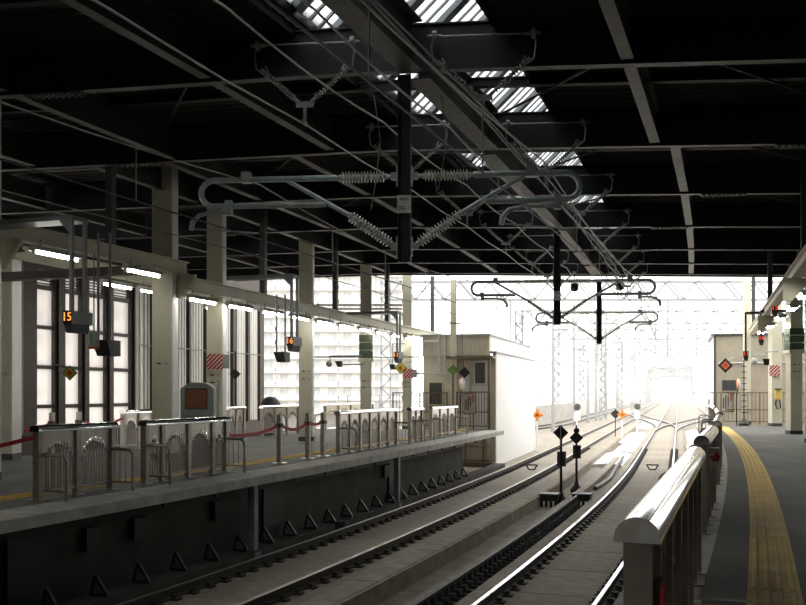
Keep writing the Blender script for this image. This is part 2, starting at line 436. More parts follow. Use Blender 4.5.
# ------------------------------------------------------------------ left side wall beyond the far tracks
TW = -18.6
WA, WB = P(s_u(10, TW), TW), P(s_u(266, TW), TW)
WD = (WB-WA).normalized(); WRZ = math.atan2(WD.y, WD.x); WL = (WB-WA).length
def w_u(u):              # distance along the wall seen at column u
    k = (u-U0)/FPX; return (k*WA.y-WA.x)/(WD.x-k*WD.y)
def wz(v, u): w = w_u(u); return z_v(v, WA.y+WD.y*w)
ztop = 7.4
mb = MB().box(-12, WL, 0, .25, 5.55, ztop).box(-12, WL, -.02, .25, -1.6, .25)
wall_l = struct('wall_left', mb, 'frame_brown', 'dark framed glazed side wall beyond the far tracks'); wall_l.location = WA; wall_l.rotation_euler = (0, 0, WRZ)
def wpart(name, mb, m): return part(name, mb, m, wall_l)
wcols = [(35, 52.5), (63.5, 79), (87.5, 104), (112, 129)]
rows = [(z, z2) for z, z2 in ((.35, 1.05), (1.17, 2.33), (2.45, 3.62), (3.74, 4.9))]
edges = [w_u(19)]
for i, (ua, ub) in enumerate(wcols):
    a, b = w_u(ua), w_u(ub)
    fr = MB()
    fr.box(a-.12, a, -.08, .2, .2, 5.6).box(b, b+.12, -.08, .2, .2, 5.6)
    for z0, z1 in zip([.2]+[r[1] for r in rows], [r[0] for r in rows]+[5.05]): fr.box(a, b, -.05, .18, z0, z1)
    w = struct('window_%d' % (i+1), fr, 'frame_brown', 'tall dark window frame with frosted panes and top louvres'); w.location = WA; w.rotation_euler = (0, 0, WRZ)
    for z0, z1 in rows: part('pane', MB().box(a, b, .04, .06, z0, z1), 'frosted', w)
    part('pane', MB().box(a, b, .12, .14, 5.05, 5.6), 'frosted', w)
    for k in range(5): part('louvre', MB().hexa([(a, -.04, 5.07+k*.1), (b, -.04, 5.07+k*.1), (b, .06, 5.10+k*.1), (a, .06, 5.10+k*.1), (a, -.04, 5.11+k*.1), (b, -.04, 5.11+k*.1), (b, .06, 5.14+k*.1), (a, .06, 5.14+k*.1)]), 'frame_brown', w)
for ua, ub in ((17, 34), (53, 63), (79.5, 87), (104.5, 111.5), (129.5, 133)):
    wpart('wall_post', MB().box(w_u(ua)+.1, w_u(ub)-.1, -.16, .25, .2, 5.6), 'frame_brown')
# pale ribbed cladding panels with dark joints
def cladding(u0, u1, n):
    a, b = w_u(u0), w_u(u1); w = (b-a)/n
    for k in range(n):
        x0 = a+k*w+.04; x1 = a+(k+1)*w-.04; mb = MB().box(x0, x1, .02, .1, .25, 5.55); m = max(2, int((x1-x0)/.22))
        for j in range(m):
            c = x0+(j+.5)*(x1-x0)/m; mb.box(c-.045, c+.045, -.02, .02, .25, 5.55)
        part('cladding_panel', mb, 'cladding', wall_l)
for u0, u1, n in ((134, 151, 2), (156, 187, 2), (189, 204, 1), (207, 231, 2), (235, 246, 1), (248, 258, 1)): cladding(u0, u1, n)
for ua, ub in ((151, 156), (187, 189), (204, 207), (231, 235), (246, 248), (258, 262)): wpart('wall_post', MB().box(w_u(ua), w_u(ub), -.12, .25, .2, 5.6), 'frame_brown')
for k in range(4):       # unseen glazing added towards and behind the camera to let in more daylight
    x0 = -11.5+k*2.9
    wpart('pane', MB().box(x0, x0+2.6, .05, .08, .6, 5.2), 'frosted')
for z in (2.95,): wpart('wall_rail', MB().tube([(w_u(134), -.3, 3.35), (w_u(258), -.3, 3.35)], .02, 6), 'wire')
B0 = WA-WD*12
mb = MB().bar((B0.x, B0.y, 3), tuple(B0-WD*60+Vector((0, 0, 3))), .2, 9.2)
struct('wall_back', mb, 'frame_brown', 'dark side wall going on behind the viewpoint')
# unseen right side wall, added solid to cut daylight on the right platform
RWs = [P(s, 10.6) for s in (-38, -10, 20, 50)]
mb = MB()
for a, b in zip(RWs, RWs[1:]):
    mb.bar(a+Vector((0, 0, 2.9)), b+Vector((0, 0, 2.9)), .25, 9.0)
REARA, REARB = P(-38, -24, 2.6), P(-38, 12, 2.6)
struct('light_block_rear', MB().bar(REARA, REARB, .3, 9.6), 'frame_brown', 'added dark wall closing off daylight behind the viewpoint')  # unseen wall added to keep daylight from coming in behind
wall_r = struct('light_block_right', mb, 'grey_paint', 'added plain wall shutting out daylight behind the right platform')
# ================================================================== tracks
RPROF = [(-.065, -.17), (.065, -.17), (.065, -.15), (.012, -.13), (.012, -.045), (.035, -.035), (.035, -.006), (.027, 0), (-.027, 0), (-.035, -.006), (-.035, -.035), (-.012, -.045), (-.012, -.13), (-.065, -.15)]
fb = MB().box(-.19, .19, -.07, .07, 0, .03)
for x in (-1, 1):
    fb.box(x*.115-.035, x*.115+.035, -.05, .05, .03, .085); fb.box(x*.08-.03, x*.08+.03, -.03, .03, .05, .075)
fast_me = fb.mesh('rail_fastener', 'fastener')
def track(label, tfn, s0, s1, fast=None, ds=2.0, head='rail_head'):
    r = thing('railway_track', label, 'track', (0, 0, 0), 0, 'railway tracks')
    tf = tfn if callable(tfn) else (lambda s: tfn)
    for d in (-.752, .752):
        part('rail', MB().sweep(RPROF, lambda s: tf(s)+d, s0, s1, ds, RAIL, lambda j: 1 if j in (6, 7, 8) else 0), ['rail_side', head], r)
        if fast:
            s = fast[0]
            while s < fast[1]:
                link('rail_fastener', fast_me, r, P(s, tf(s)+d, RAIL-.17), rz_at(s)); s += .47
    return r
track('right-hand concrete slab track beside the near fence', TR, 2, 330, (9, 52))
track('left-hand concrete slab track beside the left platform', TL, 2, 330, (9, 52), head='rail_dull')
ease = lambda x: 0 if x < 0 else 1 if x > 1 else x*x*(3-2*x)
T3 = lambda s: -15.7+6.4*ease((s-40)/50)
track('outermost left track joining from behind the platform hut', T3, 4, 330)
track('crossover track running from the right track to the left track', lambda s: TL*ease((s-78)/55), 78, 134)
track('diverging track branching off to the right beyond the platform', lambda s: 5.2*ease((s-72)/60), 72, 200)
# comb-like cable rack between the tracks
r = thing('cable_rack', 'dark comb-like steel cable rack between the two tracks', 'cable rack', P(12, -1.62, -1.62), 0)
off = P(12, -1.62, -1.62)
def rel(mb, o):
    mb.v = [tuple(Vector(p)-o) for p in mb.v]; return mb
s1 = s_u(575, -1.62)
part('rack_rail', rel(MB().sweep([(-.03, 0), (.03, 0), (.03, .05), (-.03, .05)], -1.56, 9, s1, 2, -1.34), off), 'dark_grey', r)
cm = MB().box(-.035, .035, -.05, .05, 0, .30).box(-.05, .14, -.035, .035, .0, .05).box(.0, .12, -.04, .04, .14, .19)
cme = cm.mesh('rack_bracket', 'dark_grey')
s = 9.0
while s < s1:
    link('rack_bracket', cme, r, P(s, -1.56, -1.62)-off, rz_at(s)); s += .33
# switch indicators: two black diamond targets on posts
def switch_ind(u, label, rod):
    s = s_u(u, -2.05); r = thing('switch_indicator', label, 'signal', P(s, -2.05, -1.45), rz_at(s), 'black diamond switch indicators')
    part('post', MB().tube([(0, 0, 0), (0, 0, .25), (0, 0, 1.72 if not rod else 1.45)], [.07, .04, .035], 8), 'black', r)
    part('base', MB().lathe([(.2, -.15), (.2, -.05), (.08, .1), (.05, .2)], 10), 'black', r)
    part('motor_box', MB().box(-.12, .12, .04, .2, .92, 1.34), 'dark_grey', r)
    h = .215
    part('diamond', MB().prism([(0, -h), (h, 0), (0, h), (-h, 0)], (0, .03, 0), (0, -.06, 1.88 if not rod else 1.58)), 'black', r)
    if rod: part('finial', MB().lathe([(.03, 1.4), (.04, 1.72), (.09, 1.76), (.09, 1.85), (.03, 1.9), (.02, 1.98)], 10), 'black', r)
    else: part('spine', MB().box(-.012, .012, -.075, -.06, 1.5, 2.09), 'galv', r)
switch_ind(561, 'left black diamond switch indicator with pale spine, between the tracks', False)
switch_ind(576.5, 'right black diamond switch indicator with knob on top, between the tracks', True)
for u, nm in ((550, 'left'), (582, 'right')):
    s = 28; r = thing('point_machine', 'black ribbed point machine box at the foot of the %s diamond indicator' % nm, 'point machine', at(u, V0, 26.7)*Vector((1, 1, 0))+Vector((0, 0, -1.56)), rz_at(s))
    part('body', MB().box(-.24, .24, -.25, .25, .1, .26), 'black', r)
    for k in range(4): part('foot', MB().box(-.23+k*.13, -.16+k*.13, -.27, -.2, -.06, .12), 'black', r)
    part('lid', MB().box(-.27, .27, -.28, .28, .26, .30), 'dark_grey', r)
for t, u, lab in ((TL, 527, 'left'), (TR, 648, 'right')):
    s = s_Y(36.5, t); r = MB()
    for a, b in (((-.22, 0, .2), (.22, 0, .2)), ((-.22, 0, .2), (-.09, 0, 0)), ((.22, 0, .2), (.09, 0, 0)), ((-.09, 0, .02), (.09, 0, .02))): r.bar(a, b, .05, .06, up=(0, 1, 0))
    o = link('track_marker', r.mesh('track_marker', 'black'), None, P(s, t, RAIL-.17), rz_at(s)); tag(o, 'small black open trapezoid marker between the rails of the %s track' % lab, 'marker')
# white covered duct and snow banks outside, between the tracks
for k, (s0, s1, t, w) in enumerate(((42, 50, -2.0, .8), (51, 58, -1.7, .7), (60, 74, -2.1, .9), (46, 60, 1.9, .5), (62, 80, 2.4, .9), (84, 110, -2.2, 1.1))):
    mb = MB().sweep([(-w, 0), (w, 0), (w*.7, .10), (0, .16), (-w*.75, .09)], t, s0, s1, 2, -1.62+.02)
    o = link('snow_bank', mb.mesh('snow_bank', 'snow', True)); tag(o, '%s low bank of white snow lying beside the tracks outside' % ORD[k], 'snow', 'snow banks beside the tracks')
r = thing('duct_pipe', 'dark pipe running beside the diamond indicators between the tracks', 'pipe', P(28, -1.5, -1.4), 0)
part('pipe', rel(MB().tube([P(s, -1.25-.02*abs(s-34), -1.36+.03*math.sin(s*.7)) for s in range(30, 46)], .07, 8), P(28, -1.5, -1.4)), 'dark_grey', r)
# small junction post in the left pit
s = s_u(340, -5.6); r = thing('pit_box', 'small dark junction box on a stub by the left track', 'junction box', P(s, -5.55, -1.6), rz_at(s))
part('box', MB().box(-.12, .12, -.12, .12, .1, .38), 'dark_grey', r); part('stub', MB().tube([(0, 0, 0), (0, 0, .1)], .05), 'dark_grey', r); part('cover', MB().box(.14, .9, -.3, .1, 0, .1), 'trough', r)
# ================================================================== platform fences
H = 1.10
def bays_default(L): n = max(1, round(L/.85)); return [L/n]*n
def fence(label, t, s0, L, bays=None, side=1, hoops=(0, 1), bars=True, group='station platform fences', rope_head=None, rz=None):
    """side=+1: the track lies to local +x.  Runs along local +y."""
    r = thing('platform_fence', label, 'fence', P(s0, t), rz if rz is not None else -math.atan2(P(s0+L, t).x-P(s0, t).x, P(s0+L, t).y-P(s0, t).y), group)
    bays = bays or bays_default(L); tot = sum(bays); bays = [b*L/tot for b in bays]
    ys = [0]
    for b in bays: ys.append(ys[-1]+b)
    for i, y in enumerate(ys):
        w = .055 if i in (0, len(ys)-1) else .045
        part('post', MB().box(-w, w, y-.05, y+.05, .0, 1.0).box(-.1, .1, y-.1, y+.1, 0, .012), 'stainless_post', r)
    cap = [(-.088, 0), (-.088, .02)]+[(-.088*math.cos(a), .02+.08*math.sin(a)) for a in [math.pi*k/10 for k in range(1, 10)]]+[(.088, .02), (.088, 0)]
    part('top_cap', MB().prism(cap, (0, L+.16, 0), (0, -.08, 1.0)), 'stainless_polish', r, True, 'polished half-round stainless cap rail')
    part('bottom_rail', MB().box(-.02, .02, 0, L, .10, .14), 'stainless_post', r)
    for b, y in zip(bays, ys):
        narrow = b < .62
        scr = MB(); n = max(4, int(b/.075)); tips = []
        for k in range(n):
            c = y+.06+(k+.5)*(b-.12)/n; x = (c-(y+b/2))/((b-.12)/2)
            zb = (.40+.42*math.sqrt(max(0, 1-x*x))) if not narrow else (.48+.34*(1-abs(x)))
            hw = (b-.12)/n/2*.96
            scr.box(-.012, .012, c-hw, c+hw, zb, 1.0)
            tips.append((c, zb))
        part('arch_screen', scr, 'stainless', r)
        tp = MB()
        for c, zb in tips: tp.tube([(0, c, zb-.09), (0, c, zb-.06), (0, c, zb+.05), (0, c, zb+.075)], [.008, .019, .019, .006], 6)
        part('arch_finials', tp, 'stainless_polish', r, True, 'row of polished rod tips around the arch')
        if bars:
            for c, zb in tips: part('bar', MB().box(-.007, .007, c-.007, c+.007, .13, zb-.05), 'stainless_post', r)
        else:
            g = MB()
            for c, zb in tips: g.box(-.007, .007, c-.007, c+.007, .13, zb-.05)
            part('bar_grille', g, 'stainless_post', r, kind='stuff')
    for e in hoops:
        y = (0.06 if e == 0 else L-.06); d = side
        hp = [(0, y, .66), (d*.34, y, .66), (d*.41, y, .64), (d*.45, y, .60), (d*.46, y, .54), (d*.46, y, 0)]
        hb = part('end_hoop', MB().tube(hp, .028, 8), 'stainless_post', r, True)
        g = MB().box(min(0, d*.46), max(0, d*.46), y-.012, y+.012, .12, .15)
        for k in range(3): g.box(d*(.11+k*.11)-.007, d*(.11+k*.11)+.007, y-.007, y+.007, .14, .64)
        part('hoop_bars', g, 'stainless_post', hb)
    return r
TF = -7.05
def fL(u0, u1, label, **k):
    a, b = s_u(u0, TF), s_u(u1, TF); return fence(label, TF, a, b-a, **k), a, b
f1, a1, b1 = fL(38, 110, 'stainless fence with two arches, nearest on the left platform', bays=[1, 1])
f2, a2, b2 = fL(145, 224, 'stainless fence with two wide arches between two narrow ones, before the kiosk', bays=[.5, .85, .85, .5])
f3, a3, b3 = fL(338.5, 395, 'long stainless fence of six arches beyond the rope posts', bays=[1]*6, bars=False)
f4, a4, b4 = fL(410, 421, 'short stainless fence before the last hazard-striped pillar', bays=[1, 1], bars=False)
f5, a5, b5 = fL(431, 455, 'stainless fence nearest the left platform hut', bays=[1]*3, bars=False)
# fences on the far side of the island platform
TFF = -13.1
def fF(u0, u1, label, **k):
    a, b = s_u(u0, TFF), s_u(u1, TFF); return fence(label, TFF, a, b-a, side=-1, bars=False, **k)
fF(123, 152, 'far-side fence seen behind the gap left of the kiosk', bays=[1, 1])
fF(228, 243, 'narrow far-side fence under the black diamond sign', bays=[.5, .5])
fF(262, 297, 'far-side fence beside the grey dome cover', bays=[1, 1, 1], hoops=())
fF(325, 372, 'far-side fence seen behind the long six-arch fence', bays=[1]*4)
# right platform fences
TFR = 2.345
R0 = s_Y(3.62, TFR)
def fR(y0, y1, label, t=2.2, **k):
    a, b = s_Y(y0, t), s_Y(y1, t); return fence(label, t, a, b-a, side=-1, **k), a, b
fr1, ra, rb = fR(3.72, 8.3, 'large polished stainless fence closest to the viewer at right', t=TFR, rz=rz_at(5)+.017, hoops=(), bays=[.55, .8, .8, .8, .8, .8, .55])
fr2, rc, rd = fR(10.6, 13.6, 'second stainless fence along the right platform', bars=False, hoops=(0, 1))
fr3, re_, rf = fR(16.2, 20.5, 'third stainless fence along the right platform', bars=False)
fr4, rg, rh = fR(23.5, 29.5, 'fourth stainless fence along the right platform', bars=False)
fr5, ri, rj = fR(32, 38, 'farthest stainless fence along the right platform', bars=False)
# red belt on the near fence post and its holder
r = thing('red_strap', 'red strap hanging from a black clip on the nearest right fence post', 'strap', P(ra, TFR), rz_at(3))
part('clip', MB().box(.058, .085, -.03, .03, .74, .86), 'black', r)
part('strap', MB().hexa([(.085, -.03, .84), (.10, -.03, .84), (.10, .02, .84), (.085, .02, .84), (.06, -.05, .3), (.075, -.05, .3), (.075, .0, .3), (.06, .0, .3)]), 'red_rope', r)
s = rc-.0; r = thing('belt_reel', 'dark red belt reel box on the first post of the second right fence', 'belt reel', P(s, 2.22, .76), rz_at(s))
part('box', MB().box(.055, .17, -.06, .06, 0, .2), 'stainless_post', r); part('reel', MB().lathe([(.05, 0), (.05, .03), (.03, .045)], 14, (.12, -.06, .1), (0, -1, 0)), 'red', r)
# rope posts and red ropes on the left platform
def rope_post(u, label, t=TF, base=True, h=1.08):
    s = s_u(u, t); r = thing('rope_post', label, 'post', P(s, t), rz_at(s), 'rope posts on the left platform')
    part('post', MB().box(-.05, .05, -.05, .05, 0, h), 'stainless_post', r); part('base_plate', MB().lathe([(.17, 0), (.17, .012), (.06, .02)], 14), 'stainless', r)
    part('rope_clip', MB().box(-.07, .07, -.07, .07, .8, .88), 'dark_grey', r)
    return P(s, t)
q1 = rope_post(279.5, 'first rope post right of the kiosk fence'); q2 = rope_post(308, 'middle rope post standing before a beige pillar'); q3 = rope_post(323, 'slim rope post nearest the six-arch fence')
def rope(a, b, za, zb, sag, label, w=.07):
    a, b = Vector(a), Vector(b); dd = (b-a).normalized()*.075; a = a+dd; b = b-dd; mb = MB(); pts = []
    for k in range(13):
        f = k/12; p = a.lerp(b, f); p.z = za+(zb-za)*f-sag*4*f*(1-f); pts.append(p)
    o = pts[0].copy()
    for p, q in zip(pts, pts[1:]): mb.bar(p-o, q-o, .012, w)
    ob = link('red_rope', mb.mesh('red_rope', 'red_rope'), None, o); tag(ob, label, 'rope', 'red barrier ropes')
rope(P(b2, TF), q1, .74, .84, .1, 'red rope from the kiosk fence to the first rope post')
rope(q1, q2, .84, .84, .12, 'red rope between the first and middle rope posts')
rope(q2, q3, .84, .84, .04, 'short red rope between the middle and slim rope posts')
rope(P(a1-2.2, TF-.6), P(a1, TF), .68, .92, .05, 'red tape leading off left from the nearest fence', .06)
fa = s_u(22, TFF); fb_ = s_u(52, TFF); fc = s_u(79, TFF); fd = s_u(123, TFF)
for u, l in ((52, 'thin rope post behind the nearest fence'), (79, 'second rope post behind the nearest fence')): rope_post(u, l, TFF)
rope(P(fa, TFF), P(fb_, TFF), .70, .82, .04, 'far red rope behind the nearest fence at left')
rope(P(fc, TFF), P(fd, TFF), .84, .86, .13, 'far red rope behind the nearest fence at right')
# grey dome cover behind the far fence
s = s_u(271, -13.6); o = link('dome_cover', MB().lathe([(.38, 0), (.38, 1.05), (.37, 1.15), (.30, 1.29), (.17, 1.39), (.03, 1.42)], 20).mesh('dome_cover', 'dark_grey', True), None, P(s, -13.62), 0); tag(o, 'dark grey dome-topped bin behind the far fence', 'bin')
# ================================================================== pillars
def pillar(label, t, s, w=.49, top=6.2, marks=(), band=None, edge=True, base='dark_grey'):
    w = w*.84
    r = thing('pillar', label, 'pillar', P(s, t), rz_at(s)+math.radians(17), 'beige platform pillars'); h = w/2
    part('shaft', MB().box(-h, h, -h, h, .12, top), 'cream', r)
    part('base', MB().box(-h-.015, h+.015, -h-.015, h+.015, 0, .14), base, r)
    if edge: part('lit_side', MB().box(h-.03, h+.008, -h-.008, h+.008, .14, top), 'cream_lit', r)  # daylight on the track-facing side painted on as a paler skin
    for z in marks:
        part('direction_mark', MB().box(-.14, .0, -h-.004, -h, z-.012, z+.012).prism([(-.14, 0), (-.05, .03), (-.05, -.03)], (0, .003, 0), (0, -h-.004, z)), 'dark_grey', r)
        part('direction_ring', MB().lathe([(.035, 0), (.035, .004)], 12, (.1, -h, z), (0, -1, 0)).lathe([(.02, .004), (.02, .006)], 10, (.1, -h, z), (0, -1, 0), 1), ['red', 'white_print'], r)
    if band:
        z0, z1 = band; n = 3; d = (z1-z0)/n
        for k in range(n): part('band', MB().box(-h-.05, h+.05, -h-.05, h+.05, z0+k*d+.02, z0+(k+1)*d-.02), 'green_band', r)
        part('band_strap', MB().box(-h-.08, h+.08, -h-.08, h+.08, z0-.12, z0), 'cream', r)
    return r
TC = -10.25
cols = {}
def pl(u, Y, label, **k):
    X = (u-U0)*Y/FPX; best = min(range(-20, 700), key=lambda q: abs(P(q*.1, 0).y-(Y)) ) ; 
    s = bis(lambda q: (Vector((X, Y, 0))-P(q, 0)).dot(P(q+.01, 0)-P(q-.01, 0)), 0, 80); h = heading(s)
    d = Vector((X, Y, 0))-P(s, 0); t = d.x*math.cos(h)-d.y*math.sin(h)
    return pillar(label, t, s, **k), s, t
pl(-16.5, 16.9, 'beige pillar cut off by the left picture edge', w=.5, top=7.0, marks=())
pl(6.5, 22.4, 'beige pillar just behind the one at the left picture edge', w=.57, top=5.4, marks=(2.0,))
_, sp165, _ = pl(165, 22.5, 'wide beige pillar behind the kiosk', w=.57, top=7.0, marks=(2.25,))
_, sp216, _ = pl(216.5, 24.9, 'beige pillar with red-striped plate, right of the kiosk', w=.49, top=6.6, marks=(2.02, 1.83))
_, sp304, _ = pl(306.5, 30.8, 'beige pillar behind the middle rope post', w=.53, top=6.58, marks=(2.25, 2.0))
_, sp366, _ = pl(366, 36.0, 'beige pillar wrapped with a dark green band, behind the six-arch fence', w=.49, top=6.66, marks=(2.0, 1.75), band=(2.85, 3.75))
_, sp407, _ = pl(407, 40.5, 'slim beige pillar with red-striped plate before the hut', w=.45, top=6.7, marks=(2.0, 1.8))
_, sp452, _ = pl(453.2, 40.9, 'slim beige pillar standing by the left hut', w=.30, top=6.4)
pl(775, 44, 'right platform pillar with red-striped plate and yellow telephone', w=.55, top=6.0, marks=(2.55, 2.3), edge=False)
pl(794, 35.7, 'right platform pillar wrapped with a dark green band', w=.53, top=6.0, marks=(2.6, 2.35), band=(3.15, 3.98), edge=False)
pl(814.5, 29.3, 'right platform pillar at the right picture edge', w=.5, top=6.0, edge=False)
pl(747, 46.5, 'dark slim pillar under the right end of the roof edge', w=.34, top=7.0, edge=False)
# hazard plates: red and white diagonal stripes
def hazard(u, v, Y, w, h, label, box=True):
    p = at(u, v, Y); r = thing('hazard_plate', label, 'sign', p, -.05, 'red and white striped plates')
    part('plate', MB().box(-w/2, w/2, 0, .015, -h/2, h/2), 'white_print', r)
    st = MB(); n = 4 if Y < 30 else 3; d = w/n*1.05
    def clip(poly):
        for ax, lim, sg in ((0, -w/2, 1), (0, w/2, -1), (1, -h/2, 1), (1, h/2, -1)):
            out = []
            for i in range(len(poly)):
                a, b = poly[i-1], poly[i]; fa, fb2 = sg*(a[ax]-lim), sg*(b[ax]-lim)
                if (fa >= 0) != (fb2 >= 0):
                    k = fa/(fa-fb2); out.append((a[0]+(b[0]-a[0])*k, a[1]+(b[1]-a[1])*k))
                if fb2 >= 0: out.append(b)
            poly = out
            if len(poly) < 3: return None
        return poly
    for k in range(-n-3, n+4):
        x = k*d; q = clip([(x-h/2, -h/2), (x-h/2+d*.62, -h/2), (x+h/2+d*.62, h/2), (x+h/2, h/2)])
        if q: st.prism(q, (0, -.004, 0))
    part('stripes', st, 'red', r, label='red diagonal stripes')
    if box: part('side_box', MB().box(w/2, w/2+w*.4, -.02, .06, -h*.45, h*.45), 'kiosk', r)
hazard(214.8, 361.5, 24.58, .42, .40, 'red and white striped plate on the pillar right of the kiosk')
hazard(408, 373.5, 40.2, .42, .40, 'red and white striped plate on the slim pillar before the hut')
hazard(774.5, 370.5, 43.65, .46, .48, 'red and white striped plate on the right platform pillar', False)
# ------------------------------------------------------------------ beige light beams with tube lamps
def light_beam(label, t, s0, s1, z, hang, brack=()):
    p = P(s0, t); L = (P(s1, t)-p).length; q = P(s1, t); rz = -math.atan2(q.x-p.x, q.y-p.y)
    r = thing('light_beam', label, 'beam', p, rz)
    part('web', MB().box(-.05, .05, 0, L, z+.03, z+.27), 'cream', r); part('flange', MB().box(-.13, .13, 0, L, z+.27, z+.30), 'cream', r); part('flange', MB().box(-.13, .13, 0, L, z, z+.03), 'cream', r)
    for y in hang:
        if 0 < y < L: part('hanger', MB().box(-.08, .08, y-.08, y+.08, z+.3, 6.9), 'dark_grey', r)
    for y in brack: part('bracket', MB().prism([(-.3, 0), (.3, 0), (.3, -.1), (-.1, -.55), (-.3, -.55)], (0, .08, 0), (0, y, z)), 'cream', r)
    return r
TB = -9.85
light_beam('beige lighting beam over the left platform, ending at the wide pillar', TB, 0, s_u(185, TB), 4.36, (s_u(107, TB),), (s_u(5, TB), s_u(178, TB)))
sb2 = s_u(178, TB)+.3
light_beam('beige lighting beam over the left platform, leading to the hut', TB, sb2, s_u(448, TB), 4.02, [s_u(u, TB)-sb2 for u in (265, 337.5, 388, 431)])
lampc = {}
def make_lamp(label, loc, rz, group, double=False):
    if double not in lampc:
        r = thing('tube_lamp', label, 'lamp', loc, rz, group)
        xs = (-.09, .09) if double else (0,)
        part('housing', MB().prism([(-.11 if not double else -.2, .02), (.11 if not double else .2, .02), (.05, .12), (-.05, .12)], (0, 1.28, 0), (0, 0, 0)), 'lamp_white', r)
        for x in xs:
            part('tube', MB().tube([(x, .05, -.015), (x, 1.23, -.015)], .022, 8), 'tube', r)
        for y in (.0, 1.24): part('end_cap', MB().box(min(xs)-.03, max(xs)+.03, y, y+.04, -.045, .03), 'lamp_white', r)
        for y in (.2, 1.08): part('hanger_rod', MB().tube([(0, y, .1), (0, y, .24)], .012, 6), 'dark_grey', r)
        lampc[double] = r; return r
    return dup(lampc[double], loc, rz, label, group)
n = 0
for u, z in ((35, 4.2), (127, 4.2)):
    s = s_u(u, TB+.1); make_lamp('%s tube lamp from the left under the near beige beam' % ORD[n], P(s, TB+.05, z), rz_at(s), 'tube lamps over the left platform'); n += 1
for n, s in enumerate((3.0, 7.0, 11.0)): make_lamp('%s tube lamp from the viewer on the near beige beam, past the left picture edge' % ORD[n], P(s, TB+.05, 4.2), rz_at(s), 'tube lamps over the left platform')
s = s_u(186, TB); n = 0
while s < s_u(418, TB)-1.3:
    make_lamp('%s tube lamp along the beige beam leading to the hut' % ORD[n], P(s, TB+.05, 3.80), rz_at(s), 'tube lamps over the left platform'); s += 1.95; n += 1
for n, u in enumerate((102, 139, 205)):
    t = -12.9; s = s_u(u, t); make_lamp('%s tube lamp from the left over the far side of the left platform' % ORD[n], P(s, t, 4.38 if u < 200 else 4.2), rz_at(s), 'tube lamps over the left platform')
t = -12.9; light_beam('beige lighting beam over the far side of the left platform', t, s_u(-60, t), s_u(330, t), 4.62, [])
# rafters from the near beam back to the wall
for n, (u, lab) in enumerate(((20, 'first dark cross beam under the near lighting beam'), (140, 'second dark cross beam beside the wide pillar'))):
    s = s_u(u, TB); r = thing('cross_beam', lab, 'beam', P(s, TB), rz_at(s)); part('web', MB().box(-5.2, 0, -.06, .06, 4.2, 4.36), 'frame_brown', r); part('flange', MB().box(-5.2, 0, -.12, .12, 4.16, 4.2), 'frame_brown', r)
# right platform lighting
t = 4.35; light_beam('beige lighting beam over the right platform', t, 12, 50, 4.35, (12, 24, 36), (2, 14, 26))
for n, s in enumerate((18.5, 24.0, 27.2, 31, 35, 39, 43)):
    make_lamp('%s double tube lamp from the near end over the right platform' % ORD[n], P(s, t-.02, 4.1 if n else 4.05), rz_at(s), 'double tube lamps over the right platform', True)
# ------------------------------------------------------------------ hanging number signs
digit_cache = {}
def number_sign(label, u, v, t, txt, m, z_top, arm, cam_u=None, ln=.55, dark=False):
    s = s_u(u, t); p = P(s, t); z = z_v(v, p.y)
    r = thing('number_sign', label, 'sign', (p.x, p.y, z), rz_at(s), 'hanging number signs')
    part('box', MB().box(-.09, .09, .01, ln, -.11, .11), 'grey_paint' if not dark else 'dark_grey', r)
    f = part('face', MB().box(-.09, .09, 0, .012, -.11, .11), 'led_black', r)
    o = link('digits', text_mesh(txt, .20, m), f, (0, -.005, 0), 0, (math.pi/2, 0, 0)); o['label'] = 'glowing digits %s' % txt
    part('hood', MB().prism([(-.09, -.11), (.09, -.11), (.06, -.26), (-.04, -.26)], (0, ln*.8, 0), (0, .03, 0)), 'dark_grey', r)
    for y in (.12, ln-.1): part('hanger', MB().box(-.03, .03, y-.03, y+.03, .11, z_top-z), 'grey_paint' if not dark else 'dark_grey', r)
    part('arm', MB().box(min(0, arm), max(0, arm)+.03, .06, ln-.04, z_top-z-.08, z_top-z), 'grey_paint' if not dark else 'dark_grey', r)
    if cam_u: part('gusset', MB().prism([(0, 0), (-.25, 0), (0, -.25)], (0, .06, 0), (0, .1, z_top-z-.08)), 'grey_paint', r)
    return r
number_sign('hanging sign with orange digits 15 over the left platform', 67, 317, -8.0, '15', 'led_orange', 4.55, -1.8, True)
number_sign('hanging sign with orange digits beside the pillar behind the rope posts', 289.5, 341, -8.0, '16', 'led_orange', 4.55, -1.8, True)
number_sign('hanging sign with reddish digits above the slim striped pillar', 396, 355, -8.0, '11', 'led_orange', 4.3, -1.8, True)
number_sign('hanging sign with red digits 15 over the right platform', 775, 308, 4.0, '15', 'led_red', 4.75, 1.2, None, .4, True)
number_sign('middle hanging sign with red digits over the right platform', 761.5, 338, 3.9, '16', 'led_red', 4.6, 1.2, None, .4, True)
number_sign('farthest hanging sign with red digits over the right platform', 746, 354, 3.4, '11', 'led_red', 4.6, 1.2, None, .4, True)
